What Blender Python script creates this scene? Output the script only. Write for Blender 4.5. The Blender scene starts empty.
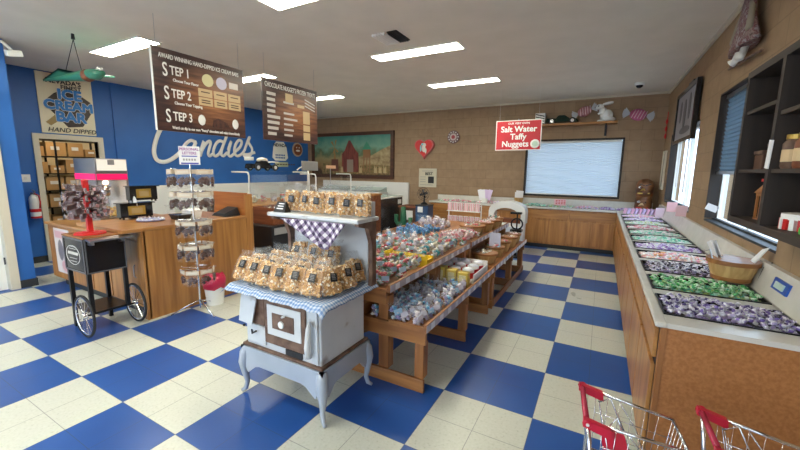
import bpy, bmesh, math, random
from mathutils import Vector, Matrix, Euler
from math import sin, cos, pi, radians
random.seed(7)
SC = bpy.context.scene
COL = SC.collection
S = .6096                      # floor checker cell
H = 2.57741704 * S             # eye height
F = 362.156
YAW, PITCH, ROLL = .503941558, .15047985, .0127569
CEIL = 3.07
_f0 = Vector((-sin(YAW), cos(YAW), 0)); _r0 = Vector((cos(YAW), sin(YAW), 0)); _u0 = Vector((0, 0, 1))
_fw = _f0*cos(PITCH) - _u0*sin(PITCH); _uu = _u0*cos(PITCH) + _f0*sin(PITCH)
_rt = _r0*cos(ROLL) + _uu*sin(ROLL); _up = _uu*cos(ROLL) - _r0*sin(ROLL)
EYE = Vector((0, 0, H))

def at(px, py, X=None, Y=None, Z=None):
    """the point of the plane X=, Y= or Z= that the photograph shows at (px, py)"""
    d = _fw + (px-400)/F*_rt + (225-py)/F*_up
    t = X/d.x if X is not None else Y/d.y if Y is not None else (Z-H)/d.z
    return EYE + d*t

# ------------------------------------------------------------------ materials
def mat(name, col, rough=.5, metal=0., emit=None, es=0., alpha=1., trans=0., spec=.5, coat=0.):
    m = bpy.data.materials.new(name); m.use_nodes = True
    b = m.node_tree.nodes['Principled BSDF']
    b.inputs['Base Color'].default_value = (*col, 1)
    b.inputs['Roughness'].default_value = rough
    b.inputs['Metallic'].default_value = metal
    b.inputs['Specular IOR Level'].default_value = spec
    b.inputs['Coat Weight'].default_value = coat
    b.inputs['Transmission Weight'].default_value = trans
    if emit:
        b.inputs['Emission Color'].default_value = (*emit, 1)
        b.inputs['Emission Strength'].default_value = es
    return m

def nodes(m):
    nt = m.node_tree
    return nt, nt.nodes['Principled BSDF'], nt.nodes.new, nt.links.new

def ramp(nt, stops):
    r = nt.nodes.new('ShaderNodeValToRGB')
    e = r.color_ramp.elements
    e[0].position, e[0].color = stops[0][0], (*stops[0][1], 1)
    e[1].position, e[1].color = stops[-1][0], (*stops[-1][1], 1)
    for p, c in stops[1:-1]:
        x = e.new(p); x.color = (*c, 1)
    return r

def noisy(name, stops, scale=(5, 5, 5), rough=.5, detail=4, bump=0., metal=0., coat=0., kind='noise'):
    m = mat(name, (1, 1, 1), rough, metal, coat=coat)
    nt, b, N, L = nodes(m)
    tc = N('ShaderNodeTexCoord'); mp = N('ShaderNodeMapping'); mp.inputs['Scale'].default_value = scale
    L(tc.outputs['Object'], mp.inputs['Vector'])
    if kind == 'noise':
        n = N('ShaderNodeTexNoise'); n.inputs['Scale'].default_value = 1; n.inputs['Detail'].default_value = detail
        out = n.outputs['Fac']
    else:
        n = N('ShaderNodeTexVoronoi'); n.inputs['Scale'].default_value = 1
        out = n.outputs['Distance']
    L(mp.outputs['Vector'], n.inputs['Vector'])
    r = ramp(nt, stops); L(out, r.inputs['Fac']); L(r.outputs['Color'], b.inputs['Base Color'])
    if bump:
        bp = N('ShaderNodeBump'); bp.inputs['Strength'].default_value = bump; bp.inputs['Distance'].default_value = .01
        L(out, bp.inputs['Height']); L(bp.outputs['Normal'], b.inputs['Normal'])
    return m

def wood(name, c1, c2, axis='z', rough=.4, fine=22, coat=.15):
    sc = {'x': (1.3, fine, fine), 'y': (fine, 1.3, fine), 'z': (fine, fine, 1.3)}[axis]
    m = mat(name, (1, 1, 1), rough, coat=coat)
    nt, b, N, L = nodes(m)
    tc = N('ShaderNodeTexCoord'); mp = N('ShaderNodeMapping'); mp.inputs['Scale'].default_value = sc
    L(tc.outputs['Object'], mp.inputs['Vector'])
    n = N('ShaderNodeTexNoise'); n.inputs['Scale'].default_value = .8; n.inputs['Detail'].default_value = 6
    n.inputs['Distortion'].default_value = .6
    L(mp.outputs['Vector'], n.inputs['Vector'])
    mid = tuple((a+c)/2 for a, c in zip(c1, c2))
    r = ramp(nt, [(.32, c2), (.5, mid), (.66, c1)])
    L(n.outputs['Fac'], r.inputs['Fac']); L(r.outputs['Color'], b.inputs['Base Color'])
    bp = N('ShaderNodeBump'); bp.inputs['Strength'].default_value = .08; bp.inputs['Distance'].default_value = .005
    L(n.outputs['Fac'], bp.inputs['Height']); L(bp.outputs['Normal'], b.inputs['Normal'])
    return m

def floor_material():
    m = mat('vinyl tile', (1, 1, 1), .3, spec=.4)
    nt, b, N, L = nodes(m)
    g = N('ShaderNodeNewGeometry'); sep = N('ShaderNodeSeparateXYZ'); L(g.outputs['Position'], sep.inputs[0])
    def M(op, a, c=None):
        x = N('ShaderNodeMath'); x.operation = op
        for k, v in enumerate((a, c)):
            if v is None: continue
            if isinstance(v, (int, float)): x.inputs[k].default_value = v
            else: L(v, x.inputs[k])
        return x.outputs[0]
    u = M('ADD', M('DIVIDE', sep.outputs['X'], S), 1.43354); v = M('ADD', M('DIVIDE', sep.outputs['Y'], S), -2.73976)
    par = M('FLOORED_MODULO', M('ADD', M('FLOOR', u), M('FLOOR', v)), 2.0)
    n = N('ShaderNodeTexNoise'); n.inputs['Scale'].default_value = 60; n.inputs['Detail'].default_value = 5
    L(g.outputs['Position'], n.inputs['Vector'])
    n2 = N('ShaderNodeTexNoise'); n2.inputs['Scale'].default_value = 1.7; L(g.outputs['Position'], n2.inputs['Vector'])
    rw = ramp(nt, [(.25, (.42, .43, .36)), (.4, (.56, .57, .49)), (.75, (.61, .62, .55))]); L(n.outputs['Fac'], rw.inputs['Fac'])
    rb = ramp(nt, [(.25, (.016, .068, .27)), (.75, (.024, .1, .36))]); L(n2.outputs['Fac'], rb.inputs['Fac'])
    mx = N('ShaderNodeMix'); mx.data_type = 'RGBA'
    L(par, mx.inputs[0]); L(rw.outputs['Color'], mx.inputs[6]); L(rb.outputs['Color'], mx.inputs[7])
    # joints every half cell
    def joint(w):
        fr = M('FRACT', M('MULTIPLY', w, 2.0)); d = M('MINIMUM', fr, M('SUBTRACT', 1.0, fr)); return M('LESS_THAN', d, .007)
    j = M('MULTIPLY', M('MAXIMUM', joint(u), joint(v)), .55)
    m2 = N('ShaderNodeMix'); m2.data_type = 'RGBA'; L(j, m2.inputs[0]); L(mx.outputs[2], m2.inputs[6])
    m2.inputs[7].default_value = (.05, .06, .07, 1)
    L(m2.outputs[2], b.inputs['Base Color'])
    rr = N('ShaderNodeMapRange'); rr.inputs['To Min'].default_value = .22; rr.inputs['To Max'].default_value = .42
    L(n2.outputs['Fac'], rr.inputs['Value']); L(rr.outputs[0], b.inputs['Roughness'])
    return m

def block_material(name, horiz, c1, c2, mortar):
    m = mat(name, (1, 1, 1), .75, spec=.25)
    nt, b, N, L = nodes(m)
    g = N('ShaderNodeNewGeometry'); sep = N('ShaderNodeSeparateXYZ'); L(g.outputs['Position'], sep.inputs[0])
    cb = N('ShaderNodeCombineXYZ'); L(sep.outputs[horiz], cb.inputs[0]); L(sep.outputs['Z'], cb.inputs[1])
    br = N('ShaderNodeTexBrick'); L(cb.outputs[0], br.inputs['Vector'])
    br.inputs['Color1'].default_value = (*c1, 1); br.inputs['Color2'].default_value = (*c2, 1); br.inputs['Mortar'].default_value = (*mortar, 1)
    br.inputs['Scale'].default_value = 1; br.inputs['Mortar Size'].default_value = .006
    br.inputs['Brick Width'].default_value = .4; br.inputs['Row Height'].default_value = .2
    br.inputs['Mortar Smooth'].default_value = .6
    n = N('ShaderNodeTexNoise'); n.inputs['Scale'].default_value = 9; n.inputs['Detail'].default_value = 6
    L(g.outputs['Position'], n.inputs['Vector'])
    mr = N('ShaderNodeMapRange'); mr.inputs['To Min'].default_value = .8; mr.inputs['To Max'].default_value = 1.2
    L(n.outputs['Fac'], mr.inputs['Value'])
    mx = N('ShaderNodeMix'); mx.data_type = 'RGBA'; mx.blend_type = 'MULTIPLY'; mx.inputs[0].default_value = 1
    L(br.outputs['Color'], mx.inputs[6]); L(mr.outputs[0], mx.inputs[7]); L(mx.outputs[2], b.inputs['Base Color'])
    ad = N('ShaderNodeMath'); ad.operation = 'SUBTRACT'; L(n.outputs['Fac'], ad.inputs[0]); L(br.outputs['Fac'], ad.inputs[1])
    bp = N('ShaderNodeBump'); bp.inputs['Strength'].default_value = .35; bp.inputs['Distance'].default_value = .006
    L(ad.outputs[0], bp.inputs['Height']); L(bp.outputs['Normal'], b.inputs['Normal'])
    return m

def film(name, tint=(1, 1, 1), fac=.16, rough=.12):
    m = bpy.data.materials.new(name); m.use_nodes = True
    nt = m.node_tree; nt.nodes.clear(); N = nt.nodes.new; L = nt.links.new
    o = N('ShaderNodeOutputMaterial'); mx = N('ShaderNodeMixShader'); t = N('ShaderNodeBsdfTransparent')
    t.inputs[0].default_value = (*tint, 1)
    g = N('ShaderNodeBsdfPrincipled'); g.inputs['Base Color'].default_value = (.75, .78, .8, 1); g.inputs['Roughness'].default_value = rough
    n = N('ShaderNodeTexNoise'); n.inputs['Scale'].default_value = 28; tc = N('ShaderNodeTexCoord')
    L(tc.outputs['Object'], n.inputs['Vector'])
    mr = N('ShaderNodeMapRange'); mr.inputs['From Min'].default_value = .35; mr.inputs['From Max'].default_value = .7
    mr.inputs['To Min'].default_value = fac*.35; mr.inputs['To Max'].default_value = fac*1.9
    L(n.outputs['Fac'], mr.inputs['Value']); L(mr.outputs[0], mx.inputs[0])
    bp = N('ShaderNodeBump'); bp.inputs['Strength'].default_value = .8; bp.inputs['Distance'].default_value = .01
    L(n.outputs['Fac'], bp.inputs['Height']); L(bp.outputs['Normal'], g.inputs['Normal'])
    L(t.outputs[0], mx.inputs[1]); L(g.outputs[0], mx.inputs[2]); L(mx.outputs[0], o.inputs[0])
    return m

def glass(name, tint=(1, 1, 1), fac=.1):
    m = bpy.data.materials.new(name); m.use_nodes = True
    nt = m.node_tree; nt.nodes.clear(); N = nt.nodes.new; L = nt.links.new
    o = N('ShaderNodeOutputMaterial'); mx = N('ShaderNodeMixShader'); t = N('ShaderNodeBsdfTransparent')
    t.inputs[0].default_value = (*tint, 1)
    g = N('ShaderNodeBsdfGlossy'); g.inputs['Roughness'].default_value = .03
    mx.inputs[0].default_value = fac
    L(t.outputs[0], mx.inputs[1]); L(g.outputs[0], mx.inputs[2]); L(mx.outputs[0], o.inputs[0])
    return m

def shade_mat(name, col, trans):
    m = bpy.data.materials.new(name); m.use_nodes = True
    nt = m.node_tree; nt.nodes.clear(); N = nt.nodes.new; L = nt.links.new
    o = N('ShaderNodeOutputMaterial'); mx = N('ShaderNodeMixShader')
    d = N('ShaderNodeBsdfDiffuse'); t = N('ShaderNodeBsdfTranslucent')
    d.inputs[0].default_value = (*col, 1); t.inputs[0].default_value = (*col, 1); mx.inputs[0].default_value = trans
    L(d.outputs[0], mx.inputs[1]); L(t.outputs[0], mx.inputs[2]); L(mx.outputs[0], o.inputs[0])
    return m

def checked(name, c1, c2, c3, scale):
    """gingham cloth: two crossing sets of bands"""
    m = mat(name, c1, .85)
    nt, b, N, L = nodes(m)
    tc = N('ShaderNodeTexCoord'); sep = N('ShaderNodeSeparateXYZ'); L(tc.outputs['UV'], sep.inputs[0])
    def M(op, a, c=None):
        x = N('ShaderNodeMath'); x.operation = op
        for k, v in enumerate((a, c)):
            if v is None: continue
            if isinstance(v, (int, float)): x.inputs[k].default_value = v
            else: L(v, x.inputs[k])
        return x.outputs[0]
    a = M('GREATER_THAN', M('FRACT', M('MULTIPLY', sep.outputs[0], scale)), .5)
    c = M('GREATER_THAN', M('FRACT', M('MULTIPLY', sep.outputs[1], scale)), .5)
    r = ramp(nt, [(0, c1), (.5, c2), (1, c3)]); r.color_ramp.interpolation = 'CONSTANT'
    r.color_ramp.elements[1].position = .4; r.color_ramp.elements[2].position = .9
    L(M('MULTIPLY', M('ADD', a, c), .5), r.inputs['Fac']); L(r.outputs['Color'], b.inputs['Base Color'])
    return m

OAK = (.5, .232, .064), (.31, .128, .034)
M_ = dict(
    oak_z=wood('oak vertical grain', *OAK, 'z'), oak_y=wood('oak grain along', *OAK, 'y'), oak_x=wood('oak grain across', *OAK, 'x'),
    oakr=wood('reddish oak', (.46, .17, .04), (.3, .09, .02), 'x'),
    pine=wood('pine', (.4, .165, .045), (.22, .08, .022), 'z', .5), pine_x=wood('pine x', (.42, .18, .05), (.25, .095, .026), 'x', .5),
    pine_y=wood('pine y', (.36, .15, .045), (.22, .08, .024), 'y', .5),
    panel=noisy('particle board', [(.35, (.33, .125, .034)), (.65, (.43, .18, .055))], (70, 70, 70), .45),
    walnut=wood('dark walnut', (.032, .02, .014), (.015, .01, .007), 'z', .6, coat=0), walnut_y=wood('dark walnut along', (.05, .034, .024), (.024, .016, .012), 'y', .6, coat=0),
    crate=wood('crate wood', (.26, .08, .028), (.14, .04, .016), 'x', .6, coat=0),
    floor=floor_material(),
    block_b=block_material('tan block wall x', 'X', (.36, .25, .16), (.325, .22, .138), (.27, .188, .12)),
    block_r=block_material('tan block wall y', 'Y', (.36, .245, .145), (.325, .215, .125), (.27, .185, .11)),
    ceil=noisy('ceiling plaster', [(.3, (.74, .69, .6)), (.7, (.8, .745, .655))], (3, 3, 3), .9, bump=.1),
    blue=noisy('blue paint', [(.3, (.022, .125, .42)), (.7, (.028, .15, .49))], (2, 2, 2), .45),
    white=mat('white paint', (.86, .86, .82), .5), cream=mat('cream paint', (.66, .62, .5), .5), trimw=mat('ceiling trim', (.62, .57, .47), .7),
    base=mat('dark rubber base', (.03, .035, .04), .6),
    lam=noisy('cream laminate', [(.3, (.62, .6, .54)), (.7, (.7, .68, .62))], (8, 8, 8), .25),
    black=mat('black plastic', (.012, .012, .014), .4), blackg=mat('black gloss', (.01, .01, .012), .15), blackm=mat('black metal', (.018, .018, .02), .35, .6),
    dark=mat('painted void shade', (.02, .017, .015), .8), grey=mat('grey plastic', (.3, .29, .29), .5),
    chrome=mat('chrome', (.75, .76, .78), .15, 1), steel=mat('brushed steel', (.45, .46, .48), .35, 1), darksteel=mat('dark steel', (.13, .13, .14), .25, .8),
    rubber=mat('rubber', (.015, .015, .016), .7), red=mat('red plastic', (.55, .012, .04), .3), redp=mat('red paint', (.62, .02, .02), .4),
    pink=mat('glowing pink panel', (.8, .01, .13), .4, emit=(1, .01, .12), es=.3), marquee=mat('marquee panel with added glow', (.8, .78, .7), .4, emit=(1, .94, .8), es=.22), whiteg=mat('white gloss', (.8, .8, .78), .2), paper=mat('white paper', (.8, .8, .8), .8),
    tag=mat('white price tag', (.75, .76, .82), .6), strip=mat('lavender price strip', (.4, .38, .46), .45), yellow=mat('yellow box', (.8, .55, .02), .5), gold=mat('gold foil', (.5, .33, .07), .35, .5),
    enamel=noisy('chipped blue grey enamel', [(.25, (.1, .05, .03)), (.31, (.36, .33, .3)), (.4, (.58, .61, .63)), (.8, (.66, .69, .71))], (6, 6, 6), .3, 8, coat=.4),
    enamel_base=noisy('grey enamel', [(.3, (.32, .37, .44)), (.7, (.42, .47, .55))], (3, 3, 3), .28, coat=.4),
    rust=noisy('rusty iron', [(.35, (.09, .045, .028)), (.7, (.22, .13, .085))], (14, 14, 14), .6),
    fabric=noisy('wicker', [(.35, (.3, .15, .05)), (.65, (.6, .36, .15))], (40, 40, 90), .7), bushel=wood('bushel slat', (.62, .4, .16), (.42, .24, .08), 'z', .6, 30, 0),
    film=film('clear film', fac=.075), filmb=film('clear popcorn bag', fac=.06), glass=glass('clear glass'), glassg=glass('green edged glass', (.93, 1, .96), .12), wglass=glass('window glass', (.9, .95, 1), .06),
    green=mat('green paint', (.012, .1, .045), .5), tan=mat('tan card', (.62, .45, .25), .7), carton=noisy('cardboard', [(.3, (.42, .25, .1)), (.7, (.5, .31, .14))], (4, 4, 4), .8),
    choc=noisy('chocolate', [(.3, (.03, .009, .006)), (.7, (.1, .03, .018))], (30, 30, 30), .4),
    rubw=mat('white rubber', (.6, .6, .6), .5), brown=mat('brown', (.1, .045, .025), .6),
    tube=mat('lamp diffuser', (.8, .82, .75), .5, emit=(1., .97, .8), es=17.),
    bulb=mat('warm lamp', (.8, .7, .5), .5, emit=(1, .75, .42), es=170.), heat=mat('warming bulb', (.8, .7, .5), .5, emit=(1, .6, .3), es=6.),
    shade_w=shade_mat('white cellular shade', (.6, .67, .73), .26), shade_b=shade_mat('blue cellular shade', (.13, .19, .25), .28),
    concrete=noisy('concrete', [(.3, (.25, .245, .235)), (.7, (.32, .31, .29))], (1, 1, 1), .9), stucco=noisy('stucco', [(.3, (.1, .085, .085)), (.7, (.13, .11, .11))], (4, 4, 4), .9),
    gingham=checked('blue gingham', (.62, .66, .72), (.3, .42, .62), (.14, .24, .46), 26), buffalo=checked('purple check cloth', (.75, .73, .76), (.25, .2, .3), (.05, .035, .08), 1),
)
PAL = {}
def c(name, rgb, rough=.35):
    if name not in PAL: PAL[name] = mat('wrapper ' + name, rgb, rough)
    return PAL[name]

# ------------------------------------------------------------------ geometry helpers
def NB(): return bmesh.new()

def _setmat(bm, n0, mi):
    bm.faces.ensure_lookup_table()
    for f in bm.faces[n0:]: f.material_index = mi

def box(bm, x0, x1, y0, y1, z0, z1, mi=0, rot=None, bev=0):
    n0 = len(bm.faces)
    ctr = Vector(((x0+x1)/2, (y0+y1)/2, (z0+z1)/2))
    m = Matrix.Translation(ctr)
    if rot: m = m @ Euler(rot).to_matrix().to_4x4()
    m = m @ Matrix.Diagonal((abs(x1-x0), abs(y1-y0), abs(z1-z0), 1))
    r = bmesh.ops.create_cube(bm, size=1, matrix=m)
    if bev:
        ed = list({e for v in r['verts'] for e in v.link_edges})
        bmesh.ops.bevel(bm, geom=ed, offset=bev, segments=2, affect='EDGES', profile=.5)
    _setmat(bm, n0, mi)
    return r['verts']

def hexa(bm, bot, top, mi=0):
    """eight corners: four below, four above"""
    n0 = len(bm.faces)
    v = [bm.verts.new(p) for p in list(bot)+list(top)]
    for q in ((3, 2, 1, 0), (4, 5, 6, 7), (0, 1, 5, 4), (1, 2, 6, 5), (2, 3, 7, 6), (3, 0, 4, 7)):
        bm.faces.new([v[i] for i in q])
    _setmat(bm, n0, mi)

def ring(bm, ctr, ax, ay, r, n):
    return [bm.verts.new(ctr + ax*(r*cos(2*pi*k/n)) + ay*(r*sin(2*pi*k/n))) for k in range(n)]

def tube(bm, pts, r, n=8, mi=0, closed=False, caps=True):
    n0 = len(bm.faces)
    pts = [Vector(p) for p in pts]; N = len(pts)
    rs = r if isinstance(r, (list, tuple)) else [r]*N
    rings = []; prev = None
    for i, p in enumerate(pts):
        if closed: d = (pts[(i+1) % N] - pts[i-1])
        else: d = pts[min(i+1, N-1)] - pts[max(i-1, 0)]
        d = d.normalized()
        if prev is None:
            a = d.orthogonal().normalized()
        else:
            a = (prev - d*prev.dot(d))
            a = a.normalized() if a.length > 1e-6 else d.orthogonal().normalized()
        prev = a
        rings.append(ring(bm, p, a, d.cross(a), rs[i], n))
    m = N if closed else N-1
    for i in range(m):
        A, B = rings[i], rings[(i+1) % N]
        for k in range(n):
            bm.faces.new((A[k], A[(k+1) % n], B[(k+1) % n], B[k]))
    if caps and not closed:
        bm.faces.new(list(reversed(rings[0]))); bm.faces.new(rings[-1])
    _setmat(bm, n0, mi)

def lathe(bm, prof, ctr=(0, 0, 0), n=20, mi=0, axis='z'):
    n0 = len(bm.faces); ctr = Vector(ctr)
    ax = {'z': (Vector((1, 0, 0)), Vector((0, 1, 0)), Vector((0, 0, 1))), 'x': (Vector((0, 1, 0)), Vector((0, 0, 1)), Vector((1, 0, 0))),
          'y': (Vector((0, 0, 1)), Vector((1, 0, 0)), Vector((0, 1, 0)))}[axis]
    rings = [ring(bm, ctr+ax[2]*z, ax[0], ax[1], max(r, 1e-4), n) for r, z in prof]
    for A, B in zip(rings, rings[1:]):
        for k in range(n): bm.faces.new((A[k], A[(k+1) % n], B[(k+1) % n], B[k]))
    bm.faces.new(list(reversed(rings[0]))); bm.faces.new(rings[-1])
    _setmat(bm, n0, mi)

def ball(bm, ctr, r, mi=0, sub=2, rot=None, jit=0):
    n0 = len(bm.faces)
    r = r if isinstance(r, (tuple, list)) else (r, r, r)
    m = Matrix.Translation(Vector(ctr))
    if rot: m = m @ Euler(rot).to_matrix().to_4x4()
    m = m @ Matrix.Diagonal((*r, 1))
    q = bmesh.ops.create_icosphere(bm, subdivisions=sub, radius=1, matrix=m)
    if jit:
        for v in q['verts']: v.co += Vector((random.uniform(-jit, jit), random.uniform(-jit, jit), random.uniform(-jit, jit)))
    _setmat(bm, n0, mi)

def prism(bm, pts, a, b, plane='yz', mi=0):
    """polygon pts in a plane, thick from a to b along the third axis"""
    n0 = len(bm.faces)
    f = {'yz': lambda p, t: (t, p[0], p[1]), 'xz': lambda p, t: (p[0], t, p[1]), 'xy': lambda p, t: (p[0], p[1], t)}[plane]
    A = [bm.verts.new(f(p, a)) for p in pts]; B = [bm.verts.new(f(p, b)) for p in pts]; n = len(pts)
    bm.faces.new(list(reversed(A))); bm.faces.new(B)
    for k in range(n): bm.faces.new((A[k], A[(k+1) % n], B[(k+1) % n], B[k]))
    _setmat(bm, n0, mi)

def thing(name, label, cat, loc=(0, 0, 0), group=None, rotz=0):
    o = bpy.data.objects.new(name, None); o.empty_display_size = .05; COL.objects.link(o)
    o.location = loc; o.rotation_euler = (0, 0, rotz); o['label'] = label; o['category'] = cat
    if group: o['group'] = group
    return o

def root_of(p):
    while p.parent: p = p.parent
    return p

def obj(name, bm, ms, parent=None, smooth=False, label=None, cat=None, group=None, kind=None, auto=None):
    """links bm (world coordinates) as one mesh object; its origin is its own base, or its thing's"""
    if not isinstance(ms, (list, tuple)): ms = [ms]
    bmesh.ops.recalc_face_normals(bm, faces=bm.faces)
    if parent: off = root_of(parent).location.copy()
    elif kind == 'structure': off = Vector((0, 0, 0))
    else:
        xs = [v.co for v in bm.verts]
        off = Vector(((min(p.x for p in xs)+max(p.x for p in xs))/2, (min(p.y for p in xs)+max(p.y for p in xs))/2, min(p.z for p in xs)))
    bmesh.ops.translate(bm, vec=-off, verts=bm.verts)
    me = bpy.data.meshes.new(name); bm.to_mesh(me); bm.free()
    for m in ms: me.materials.append(M_[m] if isinstance(m, str) else m)
    if smooth:
        for p in me.polygons: p.use_smooth = True
        if auto is not None or smooth == 'auto':
            try: me.set_sharp_from_angle(angle=radians(auto or 40))
            except Exception: pass
    o = bpy.data.objects.new(name, me); COL.objects.link(o)
    if parent: o.parent = parent
    else: o.location = off
    if label: o['label'] = label
    if cat: o['category'] = cat
    if group: o['group'] = group
    if kind: o['kind'] = kind
    return o

def dup(root, loc, rot=(0, 0, 0), label=None, group=None, scale=None):
    r = root.copy(); COL.objects.link(r); r.location = loc; r.rotation_euler = rot
    if scale: r.scale = (scale,)*3
    if label: r['label'] = label
    if group: r['group'] = group
    for ch in list(root.children):
        q = ch.copy(); COL.objects.link(q); q.parent = r
        for g in ch.children:
            d = g.copy(); COL.objects.link(d); d.parent = q
    return r

ONX = (pi/2, 0, pi/2); ONY = (pi/2, 0, 0)
def text(body, loc, size, m, parent, rot=ONX, align='CENTER', bold=.0, shear=0, ext=.001, sx=1., name='lettering', label=None):
    cu = bpy.data.curves.new(name, 'FONT'); cu.body = body; cu.size = size; cu.align_x = align; cu.align_y = 'CENTER'
    cu.shear = shear; cu.extrude = ext; cu.resolution_u = 3
    cu.materials.append(M_[m] if isinstance(m, str) else m)
    tmp = bpy.data.objects.new(name, cu); COL.objects.link(tmp)
    dg = bpy.context.evaluated_depsgraph_get()
    me = bpy.data.meshes.new_from_object(tmp.evaluated_get(dg), depsgraph=dg)
    bpy.data.objects.remove(tmp); bpy.data.curves.remove(cu)
    if bold:            # heavier letters: the outline spread evenly in eight directions
        bm = bmesh.new(); bm.from_mesh(me); src = list(bm.verts)+list(bm.edges)+list(bm.faces)
        for k in range(8):
            g = bmesh.ops.duplicate(bm, geom=src)['geom']
            bmesh.ops.translate(bm, vec=(bold*cos(k*pi/4), bold*sin(k*pi/4), -.00025*(k+1)), verts=[v for v in g if isinstance(v, bmesh.types.BMVert)])
        bm.to_mesh(me); bm.free()
    o = bpy.data.objects.new(name, me); COL.objects.link(o)
    o.location = Vector(loc) - root_of(parent).location; o.rotation_euler = rot; o.scale = (sx, 1, 1); o.parent = parent
    if label: o['label'] = label
    return o

def struct(name, bm, ms, parent=None, **k):
    o = obj(name, bm, ms, parent, kind=None if parent else 'structure', **k)
    return o

# ================================================================== THE ROOM
XL, XR, YB, YF = -7.95, .97, 8.5, -2.6       # left, right, back, front planes
b = NB(); box(b, -10.6, 1.3, YF-.2, YB+.2, -.1, 0); struct('floor', b, 'floor')
b = NB(); box(b, -10.6, 1.3, YF-.2, YB+.2, CEIL, CEIL+.12); struct('ceiling', b, 'ceil')
# back wall with the shaded window
WX0, WX1, WZ0, WZ1 = -1.53, .33, 1.05, 2.26
b = NB()
box(b, XL-.15, WX0, YB, YB+.2, 0, CEIL); box(b, WX1, XR+.2, YB, YB+.2, 0, CEIL)
box(b, WX0, WX1, YB, YB+.2, 0, WZ0); box(b, WX0, WX1, YB, YB+.2, WZ1, CEIL)
struct('wall_back', b, 'block_b')
# right wall with two windows
R1 = (5.64, 7.72, 1.09, 2.22); R2 = (3.02, 4.86, 1.09, 2.36)
b = NB()
box(b, XR, XR+.2, YF, R2[0], 0, CEIL); box(b, XR, XR+.2, R2[1], R1[0], 0, CEIL); box(b, XR, XR+.2, R1[1], YB, 0, CEIL)
for y0, y1, z0, z1 in (R1, R2):
    box(b, XR, XR+.2, y0, y1, 0, z0); box(b, XR, XR+.2, y0, y1, z1, CEIL)
struct('wall_right', b, 'block_r')
# left wall with the storeroom doorway, jutting wall with the white door
DY0, DY1, DZ = 2.385, 3.17, 2.0
b = NB()
box(b, XL-.12, XL, 1.3, DY0, 0, CEIL); box(b, XL-.12, XL, DY0, DY1, DZ, CEIL); box(b, XL-.12, XL, DY1, YB, 0, CEIL)
box(b, XL, XL+.02, 3.446, YB, 1.2, CEIL)
struct('wall_left', b, 'blue')
b = NB(); box(b, XL, XL+.03, 3.446, YB, 0, 1.2); struct('trim_1', b, 'white')
b = NB()
box(b, -6.6, -6.45, 1.5, 1.73, 0, CEIL); box(b, -6.6, -6.45, .62, 1.5, 2.06, CEIL); box(b, -6.6, -6.45, YF, .62, 0, CEIL)
box(b, XL-.12, -6.6, 1.58, 1.73, 0, CEIL)
struct('wall_near_left', b, 'blue')
b = NB(); box(b, -6.45, -6.435, 1.575, 1.73, 0, .1); box(b, -7.2, -6.435, 1.73, 1.745, 0, .1); box(b, XL, XL+.015, 1.745, DY0-.07, 0, .1); struct('baseboard_left', b, 'base')
# front wall: shop window and glazed door behind the camera
b = NB()
box(b, -6.6, XR+.2, YF-.2, YF, 2.6, CEIL); box(b, -6.6, XR+.2, YF-.2, YF, 0, .35)
for x0, x1 in ((-6.6, -6.1), (-3.6, -3.4), (-1.4, -1.2), (.8, XR+.2)): box(b, x0, x1, YF-.2, YF, .35, 2.6)
struct('wall_front', b, 'block_b')
b = NB(); box(b, XR-.03, XR, YF, YB, CEIL-.045, CEIL); struct('trim_2', b, 'trimw')
b = NB(); box(b, XL, XR-.03, YB-.025, YB, CEIL-.035, CEIL); struct('trim_3', b, 'trimw')

def frame_rect(bm, plane, c0, a0, a1, z0, z1, w, d, mi=0):
    """a rectangular frame of bars of width w, in the plane x=c0 ('x') or y=c0 ('y'), d deep"""
    def bx(p0, p1, q0, q1):
        if plane == 'x': box(bm, c0, c0+d, p0, p1, q0, q1, mi)
        else: box(bm, p0, p1, c0, c0+d, q0, q1, mi)
    bx(a0, a1, z0, z0+w); bx(a0, a1, z1-w, z1); bx(a0, a0+w, z0+w, z1-w); bx(a1-w, a1, z0+w, z1-w)

def zigzag(bm, plane, c0, a0, a1, z0, z1, step, amp):
    n = max(2, int((z1-z0)/step)); P = []
    for k in range(n+1):
        z = z0+(z1-z0)*k/n; o = amp if k % 2 else 0
        P.append([bm.verts.new((c0+o, a, z) if plane == 'x' else (a, c0+o, z)) for a in (a0, a1)])
    for A, B in zip(P, P[1:]): bm.faces.new((A[0], A[1], B[1], B[0]))

# window_1 back: dark frame, white cellular shade
w = thing('window_1', 'wide back window with a white cellular shade pulled down, dark frame', 'window', (-.6, YB+.1, WZ0)); w['kind'] = 'structure'
b = NB(); frame_rect(b, 'y', YB-.02, WX0, WX1, WZ0, WZ1, .035, .1); obj('window_frame', b, 'walnut', w)
b = NB(); zigzag(b, 'y', YB+.06, WX0+.035, WX1-.035, WZ0+.05, WZ1-.07, .019, .012); obj('shade', b, 'shade_w', w)
b = NB(); box(b, WX0+.04, WX1-.04, YB+.04, YB+.09, WZ0+.035, WZ0+.06); box(b, WX0+.04, WX1-.04, YB+.04, YB+.09, WZ1-.075, WZ1-.036); obj('rail', b, 'white', w)
b = NB(); box(b, WX0+.03, WX1-.03, YB+.13, YB+.136, WZ0+.03, WZ1-.03); obj('pane', b, 'wglass', w)

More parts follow.
